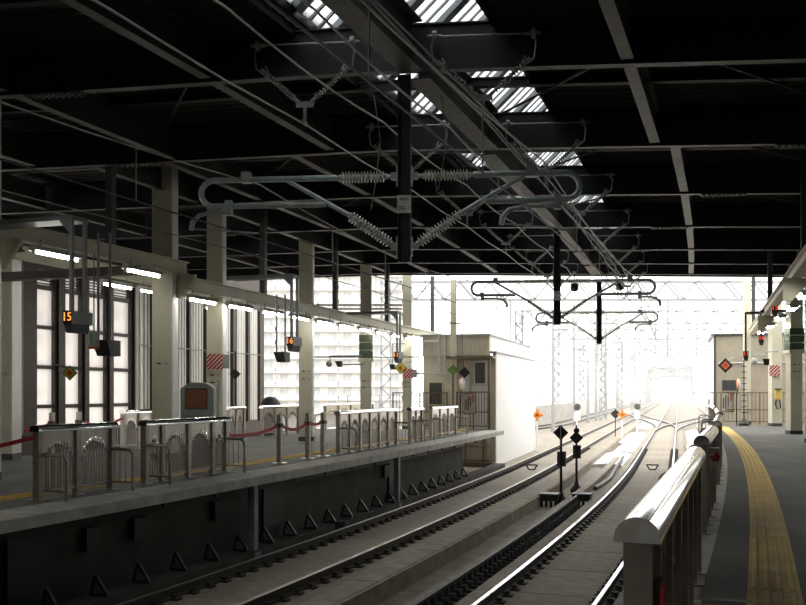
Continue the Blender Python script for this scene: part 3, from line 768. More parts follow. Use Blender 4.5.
# monitor / speaker boxes hung beside the signs
def hung_box(label, u, v, Y, w, h, d, ztop, kind='box', m='dark_grey', pole=2, shift=0):
    p = at(u, v, Y); r = thing('hung_monitor' if kind == 'box' else 'hung_camera', label, 'monitor' if kind == 'box' else 'camera', p, -.3)
    if kind == 'box': part('body', MB().hexa([(-w/2+.06, 0, -h/2), (w/2, 0, -h/2), (w/2, d, -h/2), (-w/2+.06, d, -h/2), (-w/2, -.1, h/2), (w/2, -.1, h/2), (w/2, d, h/2), (-w/2, d, h/2)]), m, r)
    else: part('body', MB().lathe([(w/2, 0), (w/2, d), (w*.3, d+.05)], 14, (0, 0, 0), (0, -1, 0)), m, r)
    for k in range(pole):
        x = 0 if pole == 1 else (-.12+.24*k); part('pole', MB().tube([(x, .05, h/2-.02), (x, .05, ztop-p.z)], .025, 8), 'grey_paint', r)
    if shift: part('arm', MB().tube([(0, .05, ztop-p.z-.02), (shift, .05, ztop-p.z-.02)], .025, 8), 'grey_paint', r)
hung_box('dark grey monitor hung on twin poles right of the orange 15 sign', 102.5, 348, 16.8, .34, .28, .3, 4.4)
hung_box('grey monitor hung on twin poles left of the pillar behind the rope posts', 280, 357, 24.6, .3, .26, .3, 4.1)
hung_box('round white camera on a bent pipe by the green-banded pillar', 329.5, 364, 35.6, .22, .22, .1, 2.95, 'round', 'kiosk', 1, 1.3)
hung_box('square dark camera on a bent pipe by the green-banded pillar', 338.5, 364, 35.6, .22, .22, .15, 2.95-.32, 'box', 'dark_grey', 1, 1.0)
hung_box('square dark camera on a pipe left of the yellow-green diamond', 392, 367, 39.5, .22, .22, .15, 3.6, 'box', 'dark_grey', 1, .6)
hung_box('dark square camera on a pipe between the right platform pillars', 766, 362, 40, .26, .26, .2, 3.3, 'box', 'black', 1, .5)
hung_box('round pale camera on a pipe over the right railing', 754, 361, 41, .26, .26, .1, 3.2, 'round', 'kiosk', 1, .5)
r = thing('exit_lamp', 'small green and white lamp box below the orange 15 sign', 'lamp', at(90.5, 339, 16.5), -.3); part('body', MB().box(-.045, .045, 0, .2, -.13, .13), 'white_print', r); part('green_mark', MB().box(.0, .03, -.006, 0, -.1, .1), 'diamond_green', r); part('orange_foot', MB().box(-.045, .045, -.004, .18, -.17, -.13), 'orange', r); part('rod', MB().tube([(0, .1, .13), (0, .1, 1.5)], .012, 6), 'dark_grey', r)
# ------------------------------------------------------------------ diamond signs
def diamond(label, u, v, Y, hw, cols_, stand=None, arm=None, zb=None, rz=-.05):
    p = at(u, v, Y); r = thing('diamond_sign', label, 'sign', p, rz, 'diamond signs')
    h = hw
    part('plate', MB().prism([(0, -h), (h, 0), (0, h), (-h, 0)], (0, .03, 0)), 'black', r)
    for k, (f, m) in enumerate(cols_):
        a = h*f; part('ring' if k+1 < len(cols_) else 'centre', MB().prism([(0, -a), (a, 0), (0, a), (-a, 0)], (0, -.004, 0), (0, -.004*k, 0)), m, r)
    if stand is not None: part('pole', MB().tube([(0, .05, stand-p.z), (0, .05, (zb if zb else h*.9+p.z)-p.z)], .03, 8), 'black', r); part('foot', MB().lathe([(.16, 0), (.16, .03), (.06, .1), (.04, .2)], 12, (0, .05, stand-p.z)), 'black', r)
    if arm: part('arm', MB().tube([(0, .05, h*.6), (arm*.5, .05, h*.9), (arm, .05, h*1.1)], .02, 6), 'galv', r)
    return r
YG = [(.80, 'diamond_yellow'), (.42, 'diamond_red')]; GG = [(.82, 'diamond_green'), (.58, 'black'), (.45, 'diamond_green'), (.30, 'diamond_red')]
diamond('yellow diamond sign with red centre before the left windows', 69.5, 373, 15.8, .125, [(.88, 'diamond_green')]+YG, None, -.26)
diamond('black diamond sign on a dark pole, right of the striped pillar', 235, 374, 32.0, .19, [], 0, None, 2.95)
diamond('yellow and green diamond sign before the slim striped pillar', 400.5, 368, 39.3, .26, [(.88, 'diamond_green')]+YG, None, .5)
diamond('bright green diamond sign on a black pole by the left hut', 453, 370, 40.0, .23, GG, 0)
diamond('black diamond sign hung on a thin rod before the left hut', 464.5, 372.5, 40.4, .25, [], None)
diamond('black diamond sign with red centre before the right hut', 725.5, 365.5, 43, .34, [(.6, 'diamond_red'), (.22, 'red')], None, .4)
p = at(463.5, 372, 40.4); r = thing('hanging_rod', 'thin dark bent rod holding the black diamond by the left hut', 'rod', p, 0)
part('rod', MB().tube([(0, .06, .2), (-.05, .06, 1.4), (-.06, .06, 2.05)], .022, 6), 'dark_grey', r); part('arm', MB().tube([(-.06, .06, 2.05), (-.6, .06, 2.1)], .03, 6), 'dark_grey', r)
# convex mirrors, faces painted white for the bright outside they reflect
for u, v, Y, lab in ((462, 384, 40.2, 'white convex mirror below the black diamond by the left hut'), (738.5, 384, 43.4, 'white convex mirror beside the right hut notice')):
    r = thing('convex_mirror', lab, 'mirror', at(u, v, Y), .95)
    part('painted_glass', MB().lathe([(.24, 0), (.22, .03), (.14, .07), (.03, .09)], 20, (0, 0, 0), (0, -1, 0)), 'hut_white', r, True); part('rim', MB().lathe([(.26, -.04), (.26, .0), (.24, .0)], 20, (0, 0, 0), (0, -1, 0)), 'orange', r); part('stay', MB().tube([(0, .03, -.2), (.05, .1, -.55), (.05, .1, EYE-1.58-z_v(v, Y)+.02)], .025, 6), 'black', r)
# pole with pegs on the right
r = thing('peg_pole', 'black pole with pegs on a round base before the right railing', 'pole', at(752, 420, 46)*Vector((1, 1, 0)) if False else P(s_Y(44.5, 3.9), 3.9), 0)
part('pole', MB().tube([(0, 0, .2), (0, 0, 3.1)], .035, 8), 'black', r); part('base', MB().lathe([(.26, 0), (.26, .1), (.12, .25), (.05, .35)], 12), 'black', r)
for k in range(9): part('peg', MB().box(-.12, .12, -.015, .015, .6+k*.27, .64+k*.27), 'black', r)
# kiosk cabinet and the white cone beside it
t = -8.9; s = s_u(197, t); p = P(s, t); kt = z_v(382.5, p.y); kw = 34*p.y/FPX/2
r = thing('kiosk_cabinet', 'grey arched-top cabinet with brown panel behind the second fence', 'cabinet', p, -.06)
arc = [(-kw, 0), (kw, 0), (kw, kt-.14), (kw*.55, kt-.02), (kw*.3, kt), (-kw*.3, kt), (-kw*.55, kt-.02), (-kw, kt-.14)]
KP = p
part('body', MB().prism(arc, (0, .28, 0)), 'kiosk', r); part('panel_frame', MB().box(-kw*.72, kw*.62, -.012, 0, kt-.60, kt-.13), 'dark_grey', r); part('panel', MB().box(-kw*.68, kw*.58, -.02, -.012, kt-.57, kt-.16), 'kiosk_brown', r, label='brown front panel'); part('lower_door', MB().box(-kw*.94, kw*.94, -.015, 0, .1, kt-.72), 'grey_paint', r)
o = link('white_cone', MB().lathe([(.13, 0), (.13, .05), (.07, .9), (.075, .95), (.065, 1.0), (.045, 1.12), (.04, 1.75), (.01, 1.78)], 12).mesh('white_cone', 'hut_white', True), None, at(217.5, V0, KP.y-.35)*Vector((1, 1, 0)), 0); tag(o, 'slim white cone marker standing beside the kiosk', 'cone')
# wall telephone on the right pillar
r = thing('telephone_box', 'yellow emergency telephone box with black cord on the right pillar', 'telephone', at(777, 395, 43.68), -.05)
part('box', MB().box(-.1, .14, -.12, .0, -.2, .25), 'yellow', r); part('cord', MB().tube([(-.05, -.08, -.15), (-.1, -.1, -.45), (0, -.1, -.65), (.12, -.1, -.6), (.1, -.08, -.2)], .03, 6), 'black', r, True); part('hood', MB().box(-.12, .16, -.16, 0, .25, .3), 'bronze', r)
# conduits strung over the left platform
for n, (v0, u0, u1, Y, lab) in enumerate(((305, 318, 402, 36.5, 'upper'), (309, 322, 402, 37, 'second'), (357, 313, 420, 36.8, 'lower'), (373.5, 418, 446, 40.6, 'lowest'))):
    a, b = at(u0, v0, Y), at(u1, v0, Y); r = thing('conduit', '%s thin conduit pipe stretched between the left pillars before the hut' % lab, 'conduit', a, 0)
    part('pipe', MB().tube([(0, 0, 0), b-a], .035, 6), 'galv', r); part('clamp', MB().box(-.05, .05, -.06, .06, -.06, .06), 'galv', r)
# ================================================================== overhead line
CZ, MZ = 3.95, 4.80                       # contact and messenger wire heights over the platform
def insulator(mb, a, b, n=14, r=.088, rc=.038):
    a, b = Vector(a), Vector(b); L = (b-a).length; e = .09
    prof = [(.03, 0), (.03, e*.6), (rc+.01, e*.7)]
    for k in range(n):
        h = e+(L-2*e)*(k+.5)/n; d = (L-2*e)/n
        prof += [(rc, h-d*.42), (r*.75, h-d*.18), (r, h), (r*.98, h+d*.06), (rc, h+d*.3)]
    prof += [(rc+.01, L-e*.7), (.03, L-e*.6), (.03, L)]
    return mb.lathe(prof, 12, a, b-a)
def arc_pts(cx, cz, rr, sgn, n=8): return [(cx+sgn*rr*math.sin(math.pi*k/n), 0, cz+rr*math.cos(math.pi*k/n)) for k in range(n+1)]
POSTS = []
def catenary_post(label, u, Y, vbot, lout, rout, plate, lx=2.77, rx=2.35):
    p = at(u, V0, Y); r = thing('catenary_post', label, 'post', (p.x, p.y, 0), -.10, 'catenary drop posts')
    zb = z_v(vbot, Y); ztop = ZR(p.x)-.075
    part('post', MB().box(-.095, .095, -.02, .02, zb, ztop).box(-.095, -.075, -.09, .09, zb, ztop).box(.075, .095, -.09, .09, zb, ztop), 'roof_beam', r)
    if plate:
        f = part('number_plate', MB().box(-.1, .1, -.10, -.093, 4.20, 4.46), 'white_print', r)
        for tx, z, sz in (('49H', 4.40, .075), ('282-1', 4.27, .078)): link('lettering', text_mesh(tx, sz, 'black', .002), f, (0, -.102, z), 0, (math.pi/2, 0, 0))
    z1, z2 = 4.76, 4.37; rr = (z1-z2)/2; zd = zb+.23
    for sg, cx, outw in ((-1, lx, lout), (1, rx, rout)):
        S = lambda x, z: (sg*x, 0, z)
        tb = MB().tube([S(1.02, z1), S(1.5, z1), S(cx, z1)]+arc_pts(sg*cx, z1-rr, rr, sg)[1:-1]+[S(cx, z2), S(1.18, z2)], .044, 10)
        ct = part('cantilever_tube', tb, 'pipe_green', r, True)
        part('brace_tube', MB().tube([S(1.75, z1-.03), S(.86, z1-.54)], .034, 10), 'pipe_green', r, True)
        part('insulator', insulator(MB(), S(.2, z1), S(1.03, z1)), 'porcelain', r, True); part('insulator', insulator(MB(), S(.14, zd), S(.88, z1-.52)), 'porcelain', r, True)
        for z in (z1, zd): part('bracket', MB().box(min(sg*.09, sg*.2), max(sg*.09, sg*.2), -.05, .05, z-.05, z+.05).box(min(sg*.095, sg*.115), max(sg*.095, sg*.115), -.08, .08, z-.14, z+.14), 'galv', r)
        hx = cx+.35 if outw else 1.42; sx = cx-.25 if outw else cx-.1
        ze = z2-.09
        sgn2 = 1 if outw else -1
        st = part('steady_arm', MB().tube([S(sx, ze), S(hx-sgn2*.3, ze), S(hx-sgn2*.12, ze-.04), S(hx-sgn2*.02, ze-.14), S(hx, ze-.26)], [.03, .03, .035, .045, .04], 8), 'pipe_green', r, True)
        part('clamp', MB().box(sg*(sx+.02*sgn2)-.05, sg*(sx+.02*sgn2)+.05, -.05, .05, ze-.05, z2+.08), 'pipe_green', r)
        part('clamp', MB().box(sg*(cx-.5)-.07, sg*(cx-.5)+.07, -.06, .06, z1-.05, z1+.11), 'galv', r)
        part('steady_rod', MB().tube([S(hx, ze-.24), S(2.22, CZ+.01)], .013, 6), 'galv', r)
    POSTS.append(s_Y(Y, -2.2))
catenary_post('near catenary post with number plate and white insulators', 404.5, 14.0, 262, True, False, True, 2.88, 2.35)
catenary_post('middle catenary post hanging before the bright opening', 557, 27.2, 325, False, True, True, 2.25, 2.55)
catenary_post('far catenary post hanging at the roof edge', 599, 38.0, 344, True, False, False, 2.3, 2.1)
# v-string feeder supports on every main beam
def feeder_support(label, Y0, t):
    p, s = RT(Y0, t); q = RP(Y0, p.x); r = thing('feeder_support', label, 'insulator', (q.x, q.y-.24, q.z), -.10, 'v-shaped feeder supports')
    part('rod', MB().tube([(-.72, 0, .42), (.72, 0, .42)], .014, 6), 'wire_bright', r)
    for sg in (-1, 1):
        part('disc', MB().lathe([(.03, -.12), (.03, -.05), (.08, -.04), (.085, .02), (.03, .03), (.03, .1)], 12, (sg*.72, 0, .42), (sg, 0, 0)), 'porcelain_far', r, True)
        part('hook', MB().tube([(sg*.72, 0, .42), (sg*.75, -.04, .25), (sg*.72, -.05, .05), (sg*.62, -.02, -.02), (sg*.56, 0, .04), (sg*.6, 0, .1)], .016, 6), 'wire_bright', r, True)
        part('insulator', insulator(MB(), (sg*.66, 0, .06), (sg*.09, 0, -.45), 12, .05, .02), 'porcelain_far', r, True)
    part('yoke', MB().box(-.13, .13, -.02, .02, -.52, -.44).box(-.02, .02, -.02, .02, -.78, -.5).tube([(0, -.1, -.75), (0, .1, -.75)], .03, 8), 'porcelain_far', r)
for i, Y0 in enumerate(MAIN):
    for t, nm in ((-3.58, 'left'), (-.98, 'right')): feeder_support('%s row v-shaped feeder insulators on the %s roof beam from the viewer' % (nm, ORD[i]), Y0, t)
# wires
def wire(label, pts, r, m, name='overhead_wire', extra=None):
    o = Vector(pts[0]); ob = thing(name, label, 'wire', o, 0, 'overhead wires')
    part('strand', MB().tube([Vector(p)-o for p in pts], r, 5), m, ob)
    if extra:
        for e in extra: part('dropper', MB().tube([Vector(e[0])-o, Vector(e[1])-o], .008, 4), m, ob)
def span(t, z, sag, s0, s1, knots):
    ks = [s0]+[k for k in knots if s0 < k < s1]+[s1]; pts = []
    for a, b in zip(ks, ks[1:]):
        n = 8
        for j in range(n):
            f = j/n; pts.append(P(a+(b-a)*f, t, z-sag*4*f*(1-f)))
    pts.append(P(s1, t, z)); return pts
kn = [POSTS[0]-16]+POSTS+[POSTS[2]+25*k for k in range(1, 8)]
for t, nm in ((TL, 'left'), (TR, 'right')):
    wire('%s track contact wire held by the steady rods' % nm, span(t, CZ, .0, -14, 210, kn), .011, 'wire')
    dr = []
    for a, b in zip(kn, kn[1:]):
        for f in (.2, .4, .6, .8): dr.append((P(a+(b-a)*f, t, CZ), P(a+(b-a)*f, t, MZ-.3*4*f*(1-f))))
    wire('%s track messenger wire sagging above its contact wire, with droppers' % nm, span(t, MZ, .3, -14, 210, kn), .012, 'wire_bright', extra=dr)
fk = [RT(Y0, -2)[1] for Y0 in BACK[::-1]+MAIN]
for t, nm in ((-3.58, 'left'), (-.98, 'right')):
    pts = []
    for Y0 in BACK[::-1]+MAIN:
        p, s = RT(Y0, t); q = RP(Y0, p.x, -.77); q.y -= .24; pts.append(q)
    full = []
    for a, b in zip(pts, pts[1:]): full += [a, a.lerp(b, .5)-Vector((0, 0, .04))]
    full += [pts[-1]]+[P(60+k*25, t, 6.4-.2*(k % 2)) for k in range(6)]
    wire('%s feeder wire carried by the v-shaped insulators' % nm, full, .014, 'wire_bright' if nm == 'left' else 'wire')
wire('bright cable crossing just left of the near catenary post', span(-2.45, 5.62, .08, -14, 36, fk), .013, 'wire_bright')
wire('bright cable descending right of the near catenary post', span(-1.42, 5.45, .08, -14, 36, fk), .015, 'wire_bright')
wire('black cable low over the right track', span(-.45, 5.2, .1, -14, 120, kn), .011, 'wire')
wire('black cable just above the low one over the right track', span(-.7, 5.35, .12, -14, 120, kn), .010, 'wire')
wire('thin auxiliary wire below the left contact wire line', span(TL-.35, 3.78, .05, -14, 60, kn), .009, 'wire_bright')
for n, (u, v0, v1, Y) in enumerate(((374, 95, 210, 14.6), (441, 95, 190, 14.3))):
    a, b = at(u, v0, Y), at(u-3, v1, Y); r = thing('jumper_wire', '%s thin jumper wire hanging beside the near catenary post' % ('left', 'right')[n], 'wire', a, 0)
    part('strand', MB().tube([(0, 0, 0), (b-a)*.4+Vector((.12, 0, 0)), (b-a)*.75+Vector((.06, 0, 0)), b-a], .009, 5), 'wire_bright', r)
# dark weights under the opening
for n, (u, v) in enumerate(((574.5, 287), (620, 286))):
    p = at(u, v, 37.2); r = thing('hanging_drum', '%s small dark drum hanging under the roof edge' % ('left', 'right')[n], 'insulator', p, 0)
    part('drum', MB().lathe([(.05, -.18), (.15, -.12), (.17, 0), (.15, .12), (.05, .18)], 12), 'black', r, True); part('rod', MB().tube([(0, 0, .15), (0, 0, ZR(p.x)-p.z+.0)], .015, 6), 'dark_grey', r)
# ================================================================== huts at the platform ends
p = P(s_Y(41.5, -9.75), -9.75); HR = rz_at(42); k = 41.5/FPX
hut = thing('platform_hut', 'cream hut with white side wall at the end of the left platform', 'hut', p, HR)
W = 3.2; D = 11.5; zt = 4.0
part('front_wall', MB().box(0, W, 0, .15, -1.6, zt-.85).box(0, W-.25, -.12, .15, zt-.85, zt), 'hut_cream', hut)
part('side_wall', MB().box(W-.15, W, .15, D, -1.6, zt-.7).box(W-.4, W-.25, .15, D, zt-.7, zt), 'hut_white', hut, label='white side wall facing the tracks')
part('back_wall', MB().box(0, W, D, D+.15, -1.6, zt-.7), 'hut_white', hut); part('left_wall', MB().box(0, .15, .15, D, -1.6, zt-.1), 'hut_cream', hut)
part('roof', MB().box(-.1, W-.2, -.2, D+.2, zt, zt+.07).box(W-.35, W+.05, -.05, D+.2, zt-.74, zt-.68), 'steel_out', hut)
for x in [.1+.2*j for j in range(14)]: part('fascia_rib', MB().box(x, x+.03, -.14, -.12, zt-.85, zt), 'hut_cream', hut)
def hwin(x0, x1, z0, z1, bars=0, nm='window', fm='hut_white'):
    f = part(nm, MB().box(x0-.05, x1+.05, -.03, 0, z0-.05, z0).box(x0-.05, x1+.05, -.03, 0, z1, z1+.05).box(x0-.05, x0, -.03, 0, z0, z1).box(x1, x1+.05, -.03, 0, z0, z1), fm, hut); part('pane', MB().box(x0, x1, -.015, -.005, z0, z1), 'hut_dark', f)
hwin(.28, .85, 1.05, 1.98, fm='hut_cream'); hwin(2.3, 2.75, 1.95, 2.85); part('door', MB().box(1.35, 2.05, -.04, 0, 0, 2.4), 'hut_white', hut); part('door', MB().box(2.15, 2.95, -.03, 0, 0, 1.85), 'hut_white', hut)
part('canopy', MB().box(1.2, W, -.7, 0, zt-1.0, zt-.9), 'bronze', hut); part('canopy_post', MB().box(W-.2, W-.12, -.68, -.6, 0, zt-1.0), 'bronze', hut); part('corner_strip', MB().box(W-.14, W+.01, -.02, .16, -1.6, zt-.85), 'hut_cream', hut)
ld = part('ladder', MB().box(.72, .76, -.22, -.18, 2.2, zt+.1).box(1.0, 1.04, -.22, -.18, 2.2, zt+.1), 'galv', hut)
for j in range(7): part('rung', MB().box(.76, 1.0, -.21, -.19, 2.3+j*.25, 2.33+j*.25), 'galv', ld)
part('wall_tube', MB().box(.1, .75, -.3, -.2, zt-.25, zt-.17), 'lamp_white', hut)
for z in (-.35, -.75, -1.35): part('pipe_rail', MB().tube([(.9, -.1, z), (2.95, -.1, z)], .03, 6), 'bronze', hut)
for x in (1.9, 2.7): part('pipe_rail', MB().tube([(x, -.1, -1.5), (x, -.1, -.2)], .035, 6), 'bronze', hut)
part('plinth', MB().box(.6, W, -.5, 0, -1.6, -1.42), 'bronze', hut)
def railing(label, a, b, h, z=0, n=12, m='bronze'):
    a, b = Vector(a), Vector(b); L = (b-a).length; r = thing('railing', label, 'railing', (a.x, a.y, z), math.atan2((b-a).y, (b-a).x), 'platform end railings')
    for q in (.12, h*.45, h-.03): part('rail', MB().box(0, L, -.02, .02, q, q+.045), m, r)
    for x in (0, L*.5, L): part('post', MB().box(x-.03, x+.03, -.03, .03, 0, h+.02), m, r)
    for k in range(1, n): part('bar', MB().box(L*k/n-.012, L*k/n+.012, -.012, .012, .14, h-.03), m, r)
    return r
Yr = 40.2
railing('brown railing before the left hut door', at(457, V0, Yr)*Vector((1, 1, 0)), at(490, V0, Yr-.3)*Vector((1, 1, 0)), 1.58, 0, 12)
railing('brown railing before the left hut window', at(393, V0, 41.2)*Vector((1, 1, 0)), at(447, V0, 40.9)*Vector((1, 1, 0)), 1.55, 0, 16)
def notice(label, u0, u1, v0, v1, Y):
    c = at((u0+u1)/2, (v0+v1)/2, Y); w = (u1-u0)*Y/FPX/2; h = (v1-v0)*Y/FPX/2
    r = thing('notice_board', label, 'notice', c, -.1); part('frame', MB().box(-w, w, 0, .03, -h, h), 'bronze', r)
    f = part('sheet', MB().box(-w*.88, w*.88, -.006, 0, -h*.9, h*.9), 'notice', r)
    for j, (x, top, bot) in enumerate(((-.6, .4, -.6), (-.25, .7, -.7), (.1, .6, -.3), (.5, .8, .1))): part('writing_column', MB().box(w*x-.03, w*x+.03, -.009, -.006, h*bot, h*top), 'red' if j == 3 else 'dark_grey', f)
notice('tan notice board hung on the left hut railing', 463.5, 476, 393, 414, Yr-.35)
# right hut
p = P(s_Y(50, 2.75), 2.75); hr = thing('platform_hut', 'cream hut beyond the end of the right platform', 'hut', p, rz_at(50))
W = 4.6; zt = 4.55
part('front_wall', MB().box(0, W, 0, .15, -1.6, zt), 'hut_shaded', hr); part('side_wall', MB().box(0, .12, .15, 6.2, -1.6, zt), 'hut_white', hr); part('side_wall', MB().box(W-.12, W, .15, 6.2, -1.6, zt), 'hut_white', hr); part('back_wall', MB().box(0, W, 6.2, 6.3, -1.6, zt), 'hut_white', hr); part('roof', MB().box(-.15, W+.1, -.15, 6.4, zt, zt+.08), 'hut_dark', hr)
def hw2(x0, x1, z0, z1):
    f = part('window', MB().box(x0-.05, x1+.05, -.03, 0, z0-.05, z1+.05), 'hut_shaded', hr); part('pane', MB().box(x0, x1, -.04, -.03, z0, z1), 'hut_dark', f)
hw2(.4, 1.15, 1.65, 2.2); hw2(2.75, 3.2, 2.1, 3.0); part('door', MB().box(1.95, 2.7, -.04, 0, -.3, 2.1), 'hut_shaded', hr); part('corner_strip', MB().box(-.02, .1, -.03, .1, -1.6, zt), 'dark_grey', hr); part('fascia_pipe', MB().tube([(.2, -.1, 3.1), (4.4, -.1, 3.1)], .04, 6), 'galv', hr)
Yr2 = 46.8
railing('brown railing across the end of the right platform', at(709, V0, Yr2)*Vector((1, 1, 0)), at(812, V0, Yr2-1.4)*Vector((1, 1, 0)), 1.55, 0, 26)
notice('tan notice board hung on the right railing', 721, 734, 392, 412, Yr2-.25)
# ================================================================== outside
# left parapet in panels with a mesh rail on top
par = thing('parapet', 'long pale concrete parapet with railing left of the outer track', 'parapet', P(52, -17.5, -1.6), 0)
off = P(52, -17.5, -1.6); TP = lambda s: T3(s)-2.4
s = 52.0
while s < 230:
    a, b = P(s+.05, TP(s), -1.6), P(s+3.95, TP(s+4), -1.6); mb = MB().bar(a-off+Vector((0, 0, .95)), b-off+Vector((0, 0, .95)), .2, 1.9)
    if s < 120:
        for j in range(4): q = a.lerp(b, (j+.5)/4)-off; mb.box(q.x-.02, q.x+.2, q.y-.12, q.y+.12, 0, 1.9)
    part('parapet_panel', mb, 'concrete_out', par)
    part('railing_post', MB().bar(a-off+Vector((0, 0, 1.9)), a-off+Vector((0, 0, 3.0)), .07, .07), 'steel_out', par)
    for z in (2.2, 2.55, 2.95): part('railing_bar', MB().bar(a-off+Vector((0, 0, z)), b-off+Vector((0, 0, z)), .04, .05), 'steel_out', par)
    s += 4.0
par2 = thing('parapet', 'pale concrete parapet beyond the right hut', 'parapet', P(58, 7.8, -1.6), 0); off = P(58, 7.8, -1.6); s = 58.0
while s < 230:
    a, b = P(s+.05, 7.8+2.5*ease((s-70)/60), -1.6), P(s+3.95, 7.8+2.5*ease((s-66)/60), -1.6); part('parapet_panel', MB().bar(a-off+Vector((0, 0, .95)), b-off+Vector((0, 0, .95)), .2, 1.9), 'concrete_out', par2); s += 4.0
# lattice portals over the tracks
def lattice(mb, a, b, d, up, n, r=.045):
    a, b, up = Vector(a), Vector(b), Vector(up)
    for o in (Vector((0, 0, 0)), up):
        mb.bar(a+o, b+o, r*2, r*2, up=(0, 1, 0) if abs((b-a).z) < 1 else (0, 1, 0))
    for i in range(n):
        p, q = a.lerp(b, i/n), a.lerp(b, (i+.5)/n); q2 = a.lerp(b, (i+1)/n)
        mb.bar(p, q+up, r*2, r*2, up=(0, 1, 0)); mb.bar(q+up, q2, r*2, r*2, up=(0, 1, 0))
def portal(label, Y, tl, tr, zb, mid=None):
    sL, sR = s_Y(Y, tl), s_Y(Y, tr); a, b = P(sL, tl), P(sR, tr); o = Vector((a.x, a.y, -1.6)); r = thing('catenary_portal', label, 'gantry', o, 0, 'lattice gantries over the tracks')
    w = (b-a).x
    for dy in (-.4, .4):
        mb = MB(); lattice(mb, (0, dy, zb+1.6), (w, dy, zb+1.6), 0, (0, 0, 1.15), 14); part('truss', mb, 'steel_out', r)
    for x in [0, w]+([mid] if mid else []):
        mb = MB()
        for dy in (-.4, .4): lattice(mb, (x-.3, dy, 0), (x-.3, dy, zb+2.75), 0, (.6, 0, 0), 9)
        part('mast', mb, 'steel_out', r)
    for x in [w*f for f in (.3, .52, .68)]:
        part('drop_tube', MB().tube([(x, 0, zb+1.6), (x, 0, 5.4)], .06, 6), 'steel_out', r); part('cantilever_tube', MB().tube([(x, 0, 6.6), (x-2.2, 0, 6.6), (x-2.4, 0, 6.4), (x-2.2, 0, 6.2), (x-.2, 0, 5.6)], .035, 6), 'steel_out', r)
for n, (Y, tl, tr, mid) in enumerate(((62, -17.4, 8.6, None), (84, -12.6, 9.6, None), (108, -12.4, 11.5, 5.3), (136, -12.4, 12, 5.5), (172, -12.4, 12, 5.6))): portal('%s lattice gantry over the tracks beyond the roof' % ORD[n], Y, tl, tr, 7.6, mid)
# slender poles along the parapet
for n, (u, Y, h) in enumerate(((553, 76, 9), (574, 92, 12), (596, 104, 12), (606, 118, 13), (617, 128, 13), (640, 150, 13), (588, 98, 7))):
    p = at(u, V0, Y); r = thing('line_pole', '%s slender grey pole beyond the roof, from the hut' % ORD[n], 'pole', (p.x, p.y, -1.6), 0, 'slender poles along the parapet')
    part('pole', MB().tube([(0, 0, 0), (0, 0, h)], [.16, .1], 8), 'steel_out', r)
    for z in (h*.6, h*.75, h*.9): part('cross_arm', MB().box(-1.2, 1.2, -.05, .05, z, z+.1), 'steel_out', r)
# orange crosses and signal heads
def out_sign(label, u, vb, vt, kind):
    Y = FPX*(EYE+1.5)/(vb-V0); p = at(u, V0, Y); zt = z_v(vt, Y); r = thing('track_sign' if kind == 'x' else 'dwarf_signal', label, 'sign' if kind == 'x' else 'signal', (p.x, p.y, -1.6), 0)
    part('post', MB().tube([(0, 0, 0), (0, 0, zt+1.6)], .05, 8), 'hut_white', r)
    if kind == 'x':
        h = .26; part('board', MB().prism([(0, -h), (h, 0), (0, h), (-h, 0)], (0, .02, 0), (0, -.06, zt+1.6)), 'orange', r)
        part('cross', MB().box(-.32, .32, -.09, -.06, zt+1.54, zt+1.66).box(-.06, .06, -.09, -.06, zt+1.28, zt+1.92), 'orange', r)
    else:
        part('lamp', MB().lathe([(.24, 0), (.24, .06), (.14, .1)], 16, (0, -.05, zt+1.6), (0, -1, 0)), 'dark_grey', r); part('number_box', MB().box(-.22, .22, -.08, .02, zt+.65, zt+1.25), 'hut_white', r)
out_sign('orange cross sign on a white post near the white hut wall', 537, 449, 415, 'x'); out_sign('orange cross sign between the tracks beside a black diamond', 622, 440, 414.5, 'x')
out_sign('grey round signal on a white post left of the left track', 577, 437, 407, 's'); out_sign('grey round signal on a white post between the tracks', 637, 432, 406.5, 's')
diamond('black diamond board beside the orange cross between the tracks', 615.5, 414, 61.5, .32, [], -1.6, None, .3)
# far truss bridge
o = P(235, -7, -1.6); r = thing('truss_bridge', 'pale steel truss bridge far down the line', 'bridge', o, rz_at(235))
for x in (0, 11.5):
    mb = MB(); hs = [3, 7, 9, 9.6, 9.6, 9, 7, 3]
    for j in range(7):
        mb.bar((x, j*9, hs[j]), (x, j*9+9, hs[j+1]), .5, .5); mb.bar((x, j*9, 0), (x, j*9+9, 0), .5, .6); mb.bar((x, j*9, 0), (x, j*9+9, hs[j+1]), .3, .3); mb.bar((x, j*9+9, 0), (x, j*9+9, hs[j+1]), .3, .3)
    part('side_truss', mb, 'steel_out', r)
for j in range(1, 7):
    h = [3, 7, 9, 9.6, 9.6, 9, 7, 3][j]; mb = MB().bar((0, j*9, h), (11.5, j*9, h), .4, .5)
    if j < 6: h2 = [3, 7, 9, 9.6, 9.6, 9, 7, 3][j+1]; mb.bar((0, j*9, h), (11.5, j*9+9, h2), .25, .25); mb.bar((11.5, j*9, h), (0, j*9+9, h2), .25, .25)
    part('cross_brace', mb, 'steel_out', r)
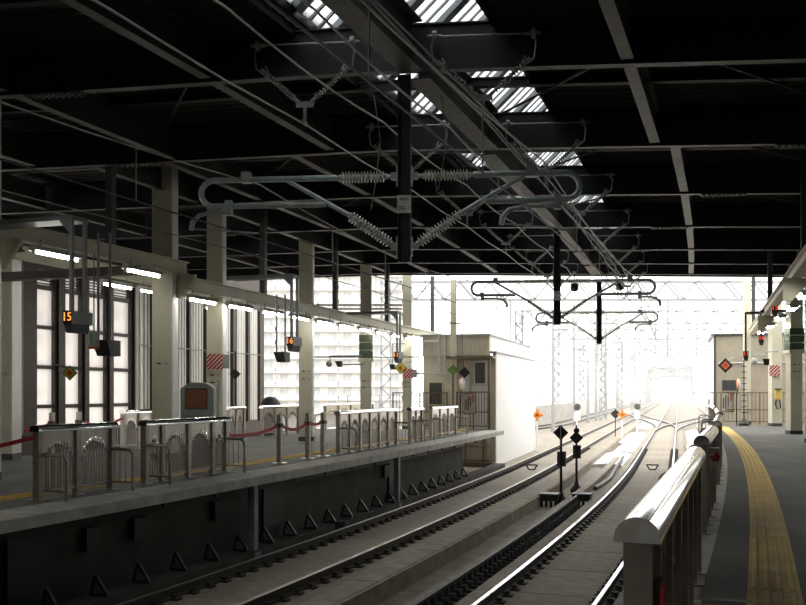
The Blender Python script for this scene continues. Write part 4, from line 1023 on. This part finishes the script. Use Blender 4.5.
# apartment block behind the left platform
YA = 205.0; r = thing('apartment_block', 'pale apartment block with balconies behind the left platform', 'building', (-62, YA, -12), 0)
XW = 64.0
part('wall', MB().box(0, XW, 0, 14, 0, 52), 'apt', r)
wm = MB().box(-.85, .85, -.06, 0, 0, 1.7).mesh('window', 'apt_window'); rm = MB().box(-.95, .95, -.1, -.04, -.08, 0).box(-.03, .03, -.1, -.05, 0, 1.7).mesh('window_frame', 'hut_white')
for f in range(3, 17):
    z = f*2.95
    part('balcony', MB().box(18, XW-1, -1.3, 0, z, z+.18).box(18, XW-1, -1.3, -1.2, z+.18, z+1.0), 'apt', r)
    for j in range(9):
        x = 33+j*3.4
        w = link('window', wm, r, (x, 0, z+1.0)); link('window_frame', rm, w)
    for j in range(5): part('balcony_divider', MB().box(34.5+j*6.8, 34.7+j*6.8, -1.3, 0, z+.18, z+2.4), 'apt', r)
r = thing('office_block', 'pale banded office block seen through the left station windows', 'building', (-58, 118, -12), 0)
part('wall', MB().box(0, 30, 0, 12, 0, 36), 'apt', r)
for f in range(10):
    w = part('window_band', MB().box(.8, 29.2, -.08, 0, 3.4+f*3.2, 4.7+f*3.2), 'office_band', r)
    for j in range(1, 9): part('mullion', MB().box(.8+j*3.15, 1.1+j*3.15, -.14, -.08, 3.4+f*3.2, 4.7+f*3.2), 'apt', w)
# wide ground around the line
mb = MB().box(-300, 300, 30, 600, -12.5, -12)
struct('ground', mb, 'dirt', 'city ground far below the raised line')
# scatter volume added to imitate overexposed glare over the line beyond the roof
hz = MB().hexa([(8, 58, -1.55), (34, 58, -1.55), (210, 420, -1.55), (48, 420, -1.55), (8, 58, 45), (34, 58, 45), (210, 420, 45), (48, 420, 45)])
hm = bpy.data.materials.new('haze'); hm.use_nodes = True; nt = hm.node_tree; nt.nodes.remove(nt.nodes['Principled BSDF'])
vs = nt.nodes.new('ShaderNodeVolumeScatter'); vs.inputs['Density'].default_value = .0014; vs.inputs['Color'].default_value = (1, 1, 1, 1); vs.inputs['Anisotropy'].default_value = .0
nt.links.new(vs.outputs[0], nt.nodes['Material Output'].inputs['Volume']); MATS['haze'] = hm
o = link('haze', hz.mesh('haze', 'haze')); tag(o, 'added white haze imitating glare over the line beyond the roof', 'haze', kind='stuff')
